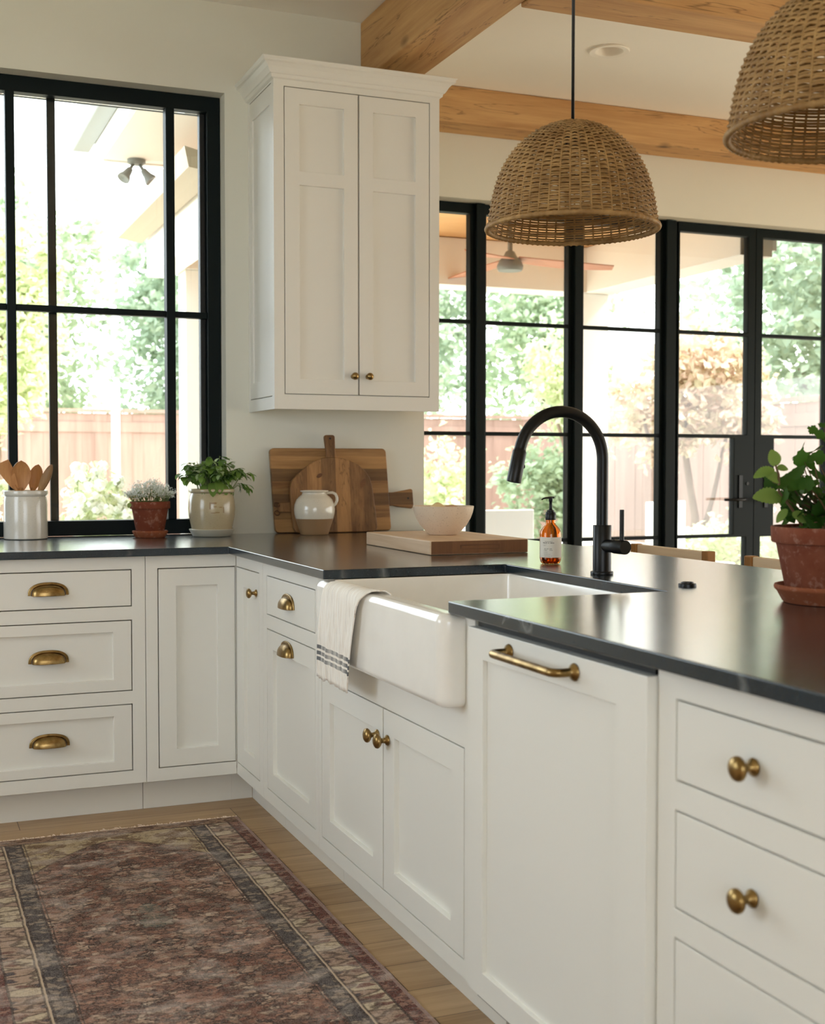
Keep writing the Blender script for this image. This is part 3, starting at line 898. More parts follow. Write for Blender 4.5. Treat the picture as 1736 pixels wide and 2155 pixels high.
for i in range(46):
    a = R2.uniform(0, 2 * PI); rr = .05 * math.sqrt(R2.random())
    b = Vector((px + rr * math.cos(a), py + rr * math.sin(a), H + .165))
    lean = R2.uniform(.15, 1.0)
    a2 = a + R2.uniform(-.5, .5)
    if math.sin(a2) > .55: lean *= .55
    hh = R2.uniform(.09, .155) * (1.15 - .55 * lean)
    if i < 9:
        a2 = (PI * (.9 + .2 * R2.random())) if i < 5 else R2.uniform(-.5, .25); lean = R2.uniform(.9, 1.15); hh = R2.uniform(.06, .115)
    tip = b + Vector((math.cos(a2) * .092 * lean, math.sin(a2) * .085 * lean, hh))
    mid = b.lerp(tip, .5) + Vector((0, 0, .022))
    pts = [b, b.lerp(mid, .5) + Vector((0, 0, .006)), mid, mid.lerp(tip, .5) + Vector((0, 0, .004)), tip]
    st.tube(pts, [.0018, .0016, .0014, .0012, .0009], 5, caps=False)
    for k in range(R2.randint(7, 10)):
        q = R2.uniform(.4, 1.0)
        p = pts[2].lerp(pts[4], (q - .4) / .6)
        aa = R2.uniform(0, 2 * PI)
        d = Vector((math.cos(aa), math.sin(aa), R2.uniform(-.35, .55)))
        if q > .9: d = Vector((math.cos(a2) + R2.uniform(-.6, .6), math.sin(a2) + R2.uniform(-.6, .6), R2.uniform(-.5, .5)))
        L = R2.uniform(.026, .052) * (1 if q < .95 else .8)
        leaf(lf if R2.random() < .78 else lv2, p, d, (0, 0, 1), L, L * R2.uniform(.26, .36), R2.uniform(.4, 1.1), .18, n=7)
for (a, zz, L) in ((-1.75, .178, .06), (-1.45, .185, .058), (-1.1, .172, .05), (-.7, .175, .05), (-.35, .165, .05), (-2.2, .17, .045)):
    p = Vector((px + .06 * math.cos(a), py + .06 * math.sin(a), H + zz + .035))
    leaf(lf, p, (math.cos(a) * .8, math.sin(a) * .8, -.35), (0, 0, 1), L * 1.15, L * .33, 1.0, .2, n=8)
for k in range(7):
    a = R2.uniform(-.6, .2)
    b = Vector((px + .07, py - .01, H + .175)); tip = Vector((px + R2.uniform(.105, .150), py + R2.uniform(-.06, .02), H + R2.uniform(.16, .27)))
    st.tube([b, b.lerp(tip, .5) + Vector((0, 0, .02)), tip], .001, 5, caps=False)
    for m in range(3):
        p = b.lerp(tip, .6 + .2 * m) + Vector((0, 0, .01 * (2 - m)))
        leaf(lf, p, (R2.uniform(.2, 1), R2.uniform(-.6, .3), R2.uniform(-.9, 0)), (0, 0, 1), R2.uniform(.03, .045), .011, .5, .2, n=6)
st.build('stems', M_stem, t)
o = lf.build('leaves', M_leafbasil, t, recalc=False, smooth=True)
lv2.build('pale_leaves', M_leafvar, t, recalc=False, smooth=True)

# cutting boards leaning on the wall (local x, z along the board, then tilted)
TILT = math.radians(6.0)
def lean(ybot):
    # board face plane: local (a, b, d): a = x, b = height along the board, d = thickness towards the room
    def fn(a, b, d):
        y = ybot + b * math.sin(TILT) - d * math.cos(TILT)
        z = H + .0006 + b * math.cos(TILT) + d * math.sin(TILT)
        return (a, y, z)
    return fn
def rrect(x0, x1, z0, z1, r, n=5):
    return rounded(x0, x1, z0, z1, r, n)
fA = lean(.7485)
t = thing('cutting_board', (.64, .74, H), 'largest rectangular wooden cutting board with handle at right leaning on wall', 'cutting board')
polyA = [(x + (.012 * (1 - (z / .352)) if x > .6 else .012 * (1 - z / .352) * 1.2), z) for x, z in rrect(.366, .880, .0, .352, .018)]
MB().prism(polyA, fA, .0, .021).build('board', M_board1, t, .003)
hA = [(.8885, .107), (.905, .107), (.925, .102), (.99, .094), (.997, .098), (1.0, .110), (.998, .172), (.993, .178), (.985, .178), (.93, .168), (.905, .164), (.887, .164)]
hb = MB().prism(hA, fA, .002, .019).build('handle', M_board1, t, .003)
MB().lathe([(0, 0), (.0045, 0), (.0045, .0006), (0, .0006)], 16, frame_mat(fA(.975, .138, .0192), (0, -math.cos(TILT), math.sin(TILT)))).build('hole_shade_disc', M_bronze, hb)  # dark disc laid on for the shade inside an uncut hole
fC = lean(.7265)
t = thing('cutting_board', (.55, .71, H), 'dark walnut paddle board whose handle sticks out left behind the round-top board', 'cutting board')
MB().prism(rrect(.47, .80, .0, .2, .02), fC, .0, .016).build('board', M_board3, t, .002)
o = MB().prism([(.395, .088), (.468, .086), (.471, .086), (.471, .128), (.395, .126), (.391, .120), (.391, .094)], fC, .001, .015).build('handle', M_board2, t, .002)
for zz in (.084, .118):
    c = Vector(fC(.385, zz, .012))
    MB().tube([c + Vector((.011 * math.cos(2 * PI * i / 14), .006 * math.sin(2 * PI * i / 14), .009 * math.sin(2 * PI * i / 14))) for i in range(14)], .0025, 6, loop=True).build('leather_loop', M_leather, o, smooth=True)
fB = lean(.7095)
t = thing('cutting_board', (.63, .70, H), 'round-topped wooden paddle board standing in front of the rectangular board', 'cutting board')
polyB = [(.470, .0), (.455, .006), (.447, .02), (.437, .16), (.437, .185), (.444, .215), (.47, .243), (.51, .275), (.55, .300), (.585, .312), (.600, .314)]
polyB += [(.648, .314), (.665, .311), (.70, .301), (.74, .283), (.77, .256), (.79, .225), (.800, .18), (.808, .10), (.815, .02), (.808, .006), (.795, .0)]
MB().prism(polyB, fB, .0, .020).build('board', M_board2, t, .003)
hB = [(.597, .312), (.600, .335), (.594, .39), (.594, .402), (.600, .408), (.634, .408), (.640, .402), (.640, .34), (.645, .322), (.652, .312)]
hb = MB().prism(hB, fB, .002, .018).build('handle', M_board2, t, .003)
MB().lathe([(0, 0), (.0045, 0), (.0045, .0006), (0, .0006)], 16, frame_mat(fB(.618, .393, .0182), (0, -math.cos(TILT), math.sin(TILT)))).build('hole_shade_disc', M_bronze, hb)  # again a dark disc painting the shade of a hole
for (a, b, ra, rb) in ((.565, .237, .013, .010), (.757, .205, .014, .018)):
    MB().prism([(a + ra * math.cos(2 * PI * i / 16), b + rb * math.sin(2 * PI * i / 16 + .5)) for i in range(16)], fB, .0198, .0204).build('knot', M_board3, t)

# jug
px, py = .506, .600
t = thing('jug', (px, py, H), 'two-tone stoneware jug cream above tan standing before the boards', 'jug')
jp = [(.055, .001), (.057, .004), (.062, .022), (.070, .045), (.0775, .066)]
ju = [(.0775, .066), (.082, .085), (.0835, .103), (.081, .123), (.073, .143), (.062, .155), (.052, .162), (.049, .168), (.050, .172), (.057, .174), (.0585, .177), (.057, .180), (.050, .180), (.046, .172), (.052, .155), (.07, .13), (.072, .09), (0, .085)]
T = Matrix.Translation((px, py, H))
MB().lathe([(0, .001)] + jp, 56, T).build('unglazed_base', M_jugbot, t, smooth=True, angle=50)
MB().lathe(ju, 56, T).build('glazed_body', M_jugtop, t, smooth=True, angle=50)
hd = Vector((.90, -.43, 0)).normalized()
pts = [Vector((px, py, H)) + hd * r + Vector((0, 0, z)) for r, z in ((.048, .168), (.060, .170), (.074, .171), (.086, .165), (.092, .152), (.092, .138), (.086, .125), (.078, .118))]
sm = []
for i in range(len(pts) - 1):
    for k in range(3): sm.append(pts[i].lerp(pts[i + 1], k / 3))
sm.append(pts[-1])
MB().tube(sm, [.0058] * len(sm), 10).build('handle', M_jugtop, t, smooth=True)

# thick chopping block
t = thing('chopping_block', (.656, -.36, H), 'thick pale maple chopping block lying flat on the counter under a bowl', 'cutting board')
MB().box((.4815, -.6492, H + .0005), (.8280, -.072, H + .0455)).build('block', M_block, t, .004)
mb = MB().box((.486, -.6500, H + .003), (.8235, -.6494, H + .043))
o = mb.build('end_grain', M_blockend, t)
MB().plate([.585, .725], [H + .016, H + .032], [(.590, .720, H + .020, H + .028)], XY, -.6506, -.6498).build('groove_outline', M_board3, t, .0005)  # dark outline laid on the end face; no groove is cut

# bowl with potatoes
px, py, pz = .664, -.338, H + .0457
bp = [(0, .001), (.048, .001), (.051, .004), (.062, .014), (.080, .034), (.093, .056), (.1005, .076), (.1035, .090), (.1045, .097), (.1025, .0985), (.099, .094), (.094, .075), (.080, .045), (.06, .022), (.04, .012), (0, .010)]
o = lathe_thing('bowl', bp, (px, py, pz), M_bowl, closed=False)
tag(o, 'speckled beige stoneware bowl standing on the chopping block', 'bowl')
def lump(name, c, rad, mat, label, seed):
    bm = bmesh.new(); bmesh.ops.create_icosphere(bm, subdivisions=3, radius=1)
    vs = []
    for v in bm.verts:
        n = noise.noise(v.co * 1.6 + Vector((seed, 0, 0))) * .10
        q = v.co * (1 + n)
        vs.append((c[0] + q.x * rad[0], c[1] + q.y * rad[1], c[2] + q.z * rad[2]))
    fs = [tuple(v.index for v in f.verts) for f in bm.faces]
    bm.free()
    o = MB().add(vs, fs).build(name, mat, smooth=True)
    return tag(o, label, 'vegetable', 'potatoes in the bowl')
M_pot1 = ceramic('potato_skin_yellow', (222, 196, 146), .6, .4, (160, 120, 76))
M_pot2 = ceramic('potato_skin_tan', (200, 164, 134), .6, .4, (150, 110, 80))
lump('potato', (px - .030, py - .022, pz + .080), (.032, .028, .030), M_pot1, 'pale yellow potato peeping over the left rim of bowl', 1)
lump('potato', (px + .026, py - .006, pz + .076), (.033, .026, .027), M_pot2, 'tan potato in the middle of the bowl', 5)
lump('potato', (px + .010, py + .050, pz + .076), (.030, .022, .022), M_pot2, 'tan potato at the back of the bowl behind the others', 9)

# soap bottle
px, py = .676, -1.076
t = thing('soap_bottle', (px, py, H), 'amber glass soap bottle with black pump and cream label', 'soap dispenser')
T = Matrix.Translation((px, py, H))
bo = [(0, .001), (.024, .001), (.0272, .003), (.0300, .010), (.0310, .018), (.0310, .083), (.0300, .091), (.0265, .100), (.0200, .108), (.0155, .113), (.0140, .118), (.0140, .126)]
bi = [(r - .002 if r > .003 else 0, z) for r, z in reversed(bo[2:])] + [(.020, .005), (0, .005)]
MB().lathe(bo + bi, 48, T).build('bottle', M_amber, t, smooth=True, angle=60)
MB().lathe([(.0, .0056), (.0205, .0056), (.0268, .0108), (.0284, .018), (.0284, .074), (0, .0745)], 40, T).build('soap', (lambda q: q)(NT('amber_soap').bsdf((.62, .25, .04), .2, Transmission_Weight=.75, IOR=1.34) and bpy.data.materials['amber_soap']), t, smooth=True, angle=60)
LA0, LA1 = -PI / 2 - 1.75, -PI / 2 + 1.35
def arcq(mb, a0, a1, z0, z1, r, n=24):
    vs = []
    for i in range(n + 1):
        a = a0 + (a1 - a0) * i / n
        vs += [(px + r * math.cos(a), py + r * math.sin(a), H + z0), (px + r * math.cos(a), py + r * math.sin(a), H + z1)]
    mb.add(vs, [(2 * i, 2 * i + 2, 2 * i + 3, 2 * i + 1) for i in range(n)])
lb = MB(); arcq(lb, LA0, LA1, .0195, .0775, .0313, 40)
lo = lb.build('label', M_paper, t, smooth=True, recalc=False)
ik = MB()
RR_ = random.Random(4)
def line(z, h, a0, a1, dens, bold):
    a = a0
    while a < a1:
        w = RR_.uniform(.6, 1.3) * dens
        if RR_.random() < .14:
            a += w; continue
        k = RR_.choice((0, 1, 2, 3))
        b = bold
        arcq(ik, a, a + w * .22 * b, z, z + h, .03145, 1)
        if k in (0, 2): arcq(ik, a + w * .55, a + w * .55 + w * .2 * b, z, z + h, .03145, 1)
        if k in (1, 2): arcq(ik, a, a + w * .7, z + h * .78, z + h, .03145, 1)
        if k in (1, 3): arcq(ik, a, a + w * .65, z, z + h * .22, .03145, 1)
        if k in (0, 3): arcq(ik, a, a + w * .6, z + h * .42, z + h * .58, .03145, 1)
        a += w * 1.05
C0 = -PI / 2 - .46
line(.0645, .0018, C0 - .62, C0 + .12, .055, .9)
line(.0600, .0028, C0 - .78, C0 + .22, .085, 1.4)
line(.0558, .0012, C0 - .78, C0 - .42, .045, .8); line(.0528, .0012, C0 - .78, C0 - .52, .045, .8)
line(.0432, .0024, C0 - .62, C0 + .04, .08, 1.1); line(.0395, .0020, C0 - .66, C0 + .15, .06, 1.1)
line(.0355, .0012, C0 - .66, C0 - .28, .045, .8); line(.0322, .0010, C0 - .66, C0 - .3, .045, .7)
line(.0280, .0014, C0 - .66, C0 - .08, .045, .8); line(.0228, .0014, C0 - .64, C0 + .06, .045, .8)
ik.build('print', M_ink, lo, recalc=False)
MB().lathe([(0, .1262), (.0150, .1262), (.0152, .127), (.0152, .144), (.0140, .146), (.0140, .149), (.0105, .150), (.0105, .154), (.0060, .155), (.0045, .158), (.0042, .178), (.0055, .180), (.0058, .186), (.0052, .190), (0, .190)], 36, T).build('pump_collar', M_matte, t, smooth=True, angle=40)
hd = Vector((-.95, -.25, 0)).normalized()
c = Vector((px, py, H))
MB().tube([c - hd * .010 + Vector((0, 0, .1905)), c + hd * .002 + Vector((0, 0, .1905)), c + hd * .020 + Vector((0, 0, .1895)), c + hd * .030 + Vector((0, 0, .1875)), c + hd * .034 + Vector((0, 0, .185))], [.0052, .0055, .0042, .0034, .003], 12, sq=.6).build('pump_head', M_matte, t, smooth=True, angle=50)

# large terracotta pot at right with pelargonium
px, py = .7255, -2.197
t = thing('herb_pot', (px, py, H), 'large terracotta pot of scalloped green leaves at right end of counter', 'potted plant')
lathe_thing('saucer', [(0, .001), (.098, .001), (.101, .004), (.112, .024), (.1165, .028), (.118, .032), (.1165, .037), (.112, .038), (.109, .034), (.100, .012), (0, .010)], (px, py, H), M_terra2, t, 72, closed=False)
lathe_thing('pot', [(0, .012), (.088, .012), (.092, .015), (.1145, .124), (.1225, .125), (.1240, .128), (.1255, .155), (.1240, .158), (.119, .158), (.117, .146), (0, .146)], (px, py, H), M_terra, t, 72, closed=False)
soil_disc(t, (px, py, H + .151), .1165)
R3 = random.Random(11)
st, lf, lp = MB(), MB(), MB()
def roundleaf(mb, c, nrm, rad, up=(0, 0, 1), n=22, lob=.10, cupd=.18):
    Mx = frame_mat(c, nrm, up)
    rings = (0.0, .35, .7, 1.0)
    vs, fs = [Mx @ Vector((0, 0, 0))], []
    ph = R3.uniform(0, PI)
    for q in rings[1:]:
        for i in range(n):
            a = 2 * PI * i / n
            notch = 1 - .45 * math.exp(-((a - PI) / .28) ** 2)
            r = rad * q * notch * (1 + (lob * q * (math.cos(a * 11 / 1.0) * .6 + .7 * math.cos(a * 5 + ph))))
            vs.append(Mx @ Vector((r * math.cos(a), r * .92 * math.sin(a), cupd * rad * q * q * (math.cos(2 * a + ph) * .8 + .3))))
    for i in range(n):
        j = (i + 1) % n
        fs.append((0, 1 + i, 1 + j))
        for k in range(2):
            fs.append((1 + k * n + i, 1 + (k + 1) * n + i, 1 + (k + 1) * n + j, 1 + k * n + j))
    mb.add(vs, fs)
base = Vector((px, py, H + .15))
RIGHT = Vector((.925, -.381, 0)); FWD = Vector((.381, .925, 0))
for i in range(96):
    a = R3.uniform(0, 2 * PI); rr = .06 * math.sqrt(R3.random())
    b = base + Vector((rr * math.cos(a), rr * math.sin(a), 0))
    x = R3.uniform(-.125, .14); y = R3.uniform(-.085, .10); z = R3.uniform(.035, .175) * (1 - .8 * max(0, abs(x) - .06) / .1 * .6)
    if i % 3 == 0: z = R3.uniform(.012, .07); x *= .85
    tip = base + RIGHT * x + FWD * y + Vector((0, 0, z))
    st.tube([b, b.lerp(tip, .5) + Vector((0, 0, .012)), tip], [.0022, .0016, .001], 5, caps=False)
    nv = Vector((R3.uniform(-1, 1), R3.uniform(-1, .6), R3.uniform(.05, 1.3)))
    roundleaf(lf, tip, nv, R3.uniform(.017, .034), lob=.12)
    if R3.random() < .5:
        q = b.lerp(tip, .7)
        roundleaf(lf, q + Vector((R3.uniform(-.02, .02), R3.uniform(-.02, .02), 0)), (R3.uniform(-1, 1), R3.uniform(-1, 1), .8), R3.uniform(.010, .018), lob=.15)
# tall sprig
b = base + RIGHT * .0 + FWD * .01
tp = base + RIGHT * -.022 + Vector((0, 0, .215))
st.tube([b, b.lerp(tp, .5) + RIGHT * .006, tp], [.0016, .0012, .0008], 5, caps=False)
for (x, z, r) in ((-.045, .205, .013), (-.030, .196, .012), (-.012, .214, .012), (.006, .208, .015), (-.016, .184, .013), (.018, .16, .015), (-.028, .216, .008), (-.004, .2, .010)):
    roundleaf(lf, base + RIGHT * x + Vector((0, 0, z)), (R3.uniform(-.4, .4), -1, R3.uniform(.4, 1.2)), r, lob=.18)
# furry sprig reaching left
s0 = base + RIGHT * -.085 + FWD * -.03 + Vector((0, 0, .02))
sp = [base + RIGHT * -.06, base + RIGHT * -.095 + FWD * -.03 + Vector((0, 0, .045)), base + RIGHT * -.125 + FWD * -.04 + Vector((0, 0, .08)), base + RIGHT * -.126 + FWD * -.04 + Vector((0, 0, .115)), base + RIGHT * -.133 + FWD * -.04 + Vector((0, 0, .135))]
st.tube(sp, [.003, .003, .0028, .0024, .002], 7, caps=False)
for (x, z, L, d, w) in ((-.133, .132, .036, (-.15, 0, 1), .40), (-.135, .126, .047, (-1, 0, -.15), .27), (-.124, .100, .042, (-.8, 0, .75), .36), (-.130, .128, .024, (.9, 0, .15), .40), (-.118, .066, .062, (-1, 0, .30), .36), (-.112, .060, .050, (-1, 0, .62), .28), (-.108, .045, .036, (-.8, 0, -.75), .24), (-.098, .036, .036, (.9, 0, -.3), .4), (-.118, .088, .030, (.9, 0, .3), .38)):
    dd = RIGHT * d[0] + Vector((0, 0, d[2])) + FWD * -.25
    upv = -FWD * .8 + Vector((0, 0, .75)) 
    leaf(lp, base + RIGHT * x + FWD * -.04 + Vector((0, 0, z)), dd, upv, L, L * w, .5, .12, n=18, scal=.075)
st.build('stems', M_stembr, t)
lf.build('leaves', M_leafpel, t, recalc=False, smooth=True)
lp.build('furry_leaves', M_leafpelf, t, recalc=False, smooth=True)

# linen towel over the apron
def towelmat():
    tt = NT('striped_linen')
    tc = tt.n('ShaderNodeTexCoord'); sp = tt.n('ShaderNodeSeparateXYZ'); tt.l(tc.outputs['UV'], sp.inputs[0])
    s, w = sp.outputs[1], sp.outputs[0]
    st_ = None
    for (a, b) in ((.745, .775), (.793, .822), (.838, .868)):
        m = tt.math('MULTIPLY', tt.math('GREATER_THAN', s, a), tt.math('LESS_THAN', s, b))
        st_ = m if st_ is None else tt.math('ADD', st_, m)
    edge = tt.math('MULTIPLY', tt.math('LESS_THAN', w, .13), .0)
    v = tt.coord()
    weave = tt.noise(tt.coord((1, 900, 420)), 1, 2)
    slub = tt.noise(tt.coord((30, 260, 14)), 1, 3, .6, .4)
    base = tt.mix(tt.ramp(slub, [(.42, 0.), (.75, 1.)]), lin((248, 244, 237)), lin((228, 217, 202)))
    lines = tt.ramp(tt.noise(tt.coord((1, 210, 5)), 1, 2), [(.58, 0.), (.66, 1.)])
    base = tt.mix(tt.math('MULTIPLY', lines, .30), base, lin((120, 112, 104)))
    dk = tt.mix(tt.ramp(weave, [(.4, 0.), (.6, 1.)]), lin((70, 74, 80)), lin((120, 122, 124)))
    chk = tt.math('ADD', tt.math('MULTIPLY_ADD', tt.math('SINE', tt.math('MULTIPLY', w, 46.0)), .17, .66), tt.math('ADD', tt.math('GREATER_THAN', w, .86), tt.math('LESS_THAN', w, .10)), clamp=True)
    col = tt.mix(tt.math('MULTIPLY', tt.math('MULTIPLY', st_, chk), .95, clamp=True), base, dk)
    tt.bsdf(col, .9, normal=tt.bump(tt.math('ADD', slub, tt.math('MULTIPLY', weave, .4)), .5, .004), spec=.15)
    return tt.mat
M_towel = towelmat()
path = [(.0310, .845), (.0305, .872), (.0265, .8870), (.0165, .8930), (.001, .8932), (-.012, .8915), (-.0232, .8845), (-.0275, .874), (-.0285, .855)]
for i in range(1, 23): path.append((-.0285 - .002 * math.sin(i / 22 * PI), .855 - i * .0100))
cum = [0]
for (a, b), (c, d) in zip(path, path[1:]): cum.append(cum[-1] + math.hypot(c - a, d - b))
NTW = 44
vs, fs, uvs = [], [], []
for i, (x, z) in enumerate(path):
    s = cum[i] / cum[-1]
    f = max(0, (s - .30) / .70)
    yl = -1.168 + .040 * min(1, s / .35) + .045 * f
    yr = -1.505 + .085 * min(1, s / .35) + .072 * f
    for j in range(NTW + 1):
        w = j / NTW
        fold = .0035 * math.sin(w * 11 + 2.2 * f) * min(1, f * 2) + .0022 * math.sin(w * 26 + 1 + 3 * f) * min(1, f * 2)
        roll = .010 * math.exp(-((1 - w) / .09) ** 2) * min(1, s * 2.5)
        nx = x - (abs(fold) + .0015 + roll if i > 6 else 0)
        nz = z + (fold * .2 if 2 < i < 7 else 0) + (.0045 if 2 <= i <= 6 and w > .9 else 0)
        if i == len(path) - 1: nz += R.uniform(-.004, .004)
        nz += .012 * (w - .5) * f * -.2
        vs.append((nx, yl + (yr - yl) * w, nz)); uvs.append((w, s))
W = NTW + 1
for i in range(len(path) - 1):
    for j in range(NTW):
        fs.append((i * W + j, i * W + j + 1, (i + 1) * W + j + 1, (i + 1) * W + j))
mb = MB().add(vs, fs)
o = mb.build('dish_towel', M_towel, smooth=True, recalc=False)
uvl = o.data.uv_layers.new(name='UVMap')
for lp_ in o.data.loops: uvl.data[lp_.index].uv = uvs[lp_.vertex_index]
sm_ = o.modifiers.new('thick', 'SOLIDIFY'); sm_.thickness = .003; sm_.offset = 0
tag(o, 'cream linen dish towel with dark stripes hanging over the sink apron', 'towel')
# ---------------------------------------------------------------- pendant lamps
def wickermat():
    t = NT('wicker')
    v = t.coord()
    n = t.noise(v, 35, 3); n2 = t.noise(v, 6, 2)
    c = t.mix(t.ramp(t.math('ADD', t.math('MULTIPLY', n, .6), t.math('MULTIPLY', n2, .4)), [(.35, 0.), (.65, 1.)]), lin((140, 104, 58)), lin((188, 152, 98)))
    d = t.n('ShaderNodeBsdfPrincipled'); t.l(c, d.inputs['Base Color']); d.inputs['Roughness'].default_value = .6
    tr = t.n('ShaderNodeBsdfTranslucent'); t.l(c, tr.inputs[0])
    mx = t.n('ShaderNodeMixShader'); mx.inputs[0].default_value = .12
    t.l(d.outputs[0], mx.inputs[1]); t.l(tr.outputs[0], mx.inputs[2]); t.l(mx.outputs[0], t.out.inputs[0])
    return t.mat
M_wicker = wickermat()
M_cord = paint('black_cord', (16, 15, 14), .5)
PROF = [(.2205, 0), (.2165, .022), (.212, .05), (.207, .078), (.200, .106), (.191, .134), (.178, .162), (.160, .19), (.137, .216), (.103, .243), (.062, .263), (.024, .272)]
def prof_at(s):
    L = [0]
    for (a, b), (c, d) in zip(PROF, PROF[1:]): L.append(L[-1] + math.hypot(c - a, d - b))
    q = s * L[-1]
    for i in range(len(PROF) - 1):
        if q <= L[i + 1] or i == len(PROF) - 2:
            f = (q - L[i]) / (L[i + 1] - L[i])
            return tuple(PROF[i][k] + (PROF[i + 1][k] - PROF[i][k]) * f for k in (0, 1)) + (L[-1],)
def make_pendant(loc, label):
    x, y, z = loc
    t = thing('pendant_lamp', (x, y, z), label, 'pendant lamp')
    NR = 52
    mb = MB()
    rows = 58
    for k in range(rows):
        s = .012 + k / rows * .985
        r, zz, tot = prof_at(s)
        r2, z2, _ = prof_at(min(1, s + .01))
        tx, tz = r2 - r, z2 - zz
        ln = math.hypot(tx, tz) or 1
        nx, nz = tz / ln, -tx / ln
        nr = NR if r > .10 else NR // 2
        n = nr * 4
        amp = .0036 * min(1, r / .10)
        pts = []
        for i in range(n):
            th = 2 * PI * i / n
            off = amp * (.30 * math.cos(nr * th) + .62 * math.cos(nr / 2 * th + k * PI))
            wob = .0007 * math.sin(th * 3 + k * 1.7)
            pts.append((x + (r + nx * off) * math.cos(th), y + (r + nx * off) * math.sin(th), z + zz + nz * off + wob))
        mb.tube(pts, .0027 if r > .06 else .0034, 5, loop=True)
    for i in range(NR):
        th = 2 * PI * (i + .5) / NR
        pts = []
        for k in range(19):
            s = k / 18
            if s > .9 and i % 2: break
            r, zz, _ = prof_at(s)
            pts.append((x + r * math.cos(th), y + r * math.sin(th), z + zz))
        mb.tube(pts, .0026, 5, caps=False)
    mb.build('shade', M_wicker, t, smooth=True, recalc=False)
    rim = MB()
    n = 264
    rim.tube([(x + .2215 * math.cos(2 * PI * i / n), y + .2215 * math.sin(2 * PI * i / n), z) for i in range(n)], [.0066 + .0014 * math.cos(PI * i / 1.5) for i in range(n)], 8, loop=True)
    rim.build('rim', M_wicker, t, smooth=True, recalc=False)
    MB().tube([(x, y, z + .27), (x, y, ZC - .03)], .0045, 8).build('cord', M_cord, t, smooth=True)
    MB().lathe([(0, 0), (.022, 0), (.022, -.05), (.018, -.055), (0, -.055)], 24, Matrix.Translation((x, y, z + .272))).build('socket', M_matte, t, smooth=True, angle=40)
    MB().lathe([(0, -.001), (.055, -.001), (.055, -.02), (.05, -.028), (0, -.03)], 32, Matrix.Translation((x, y, ZC))).build('ceiling_canopy', M_matte, t, smooth=True, angle=40)
    return t
make_pendant((.577, -1.367, 1.815), 'woven wicker dome pendant lamp hanging above the faucet in full view')
make_pendant((.577, -2.399, 1.815), 'nearer woven wicker pendant lamp cut off by the top right corner')

# ---------------------------------------------------------------- stools
def make_stool(y0, y1, label):
    x = 1.45
    c = (x - .2, (y0 + y1) / 2, 0)
    t = thing('counter_stool', c, label, 'stool')
    xs = x - .40
    MB().box((xs, y0 + .02, .625), (x + .0, y1 - .02, .655)).build('seat', M_stool, t, .006)
    for yy in (y0, y1 - .036):
        MB().box((x + .004, yy, 0), (x + .038, yy + .036, .908)).build('back_post', M_stoolend, t, .004)
        MB().box((xs + .002, yy + .012, 0), (xs + .036, yy + .044 if yy == y0 else yy + .03, .624)).build('leg', M_stool, t, .004)
    MB().box((x + .010, y0 + .0365, .83), (x + .032, y1 - .0365, .906)).build('top_rail', M_stool, t, .004)
    MB().box((x + .012, y0 + .0365, .72), (x + .030, y1 - .0365, .76)).build('lower_rail', M_stool, t, .003)
    MB().box((xs + .04, y0 + .015, .22), (x + .003, y0 + .03, .25)).build('stretcher', M_stool, t, .002)
    MB().box((xs + .04, y1 - .03, .22), (x + .003, y1 - .015, .25)).build('stretcher', M_stool, t, .002)
make_stool(-.745, -.265, 'pale wooden counter stool beyond the counter nearest the faucet')
make_stool(-1.42, -.94, 'pale wooden counter stool beyond the counter behind the large terracotta pot')

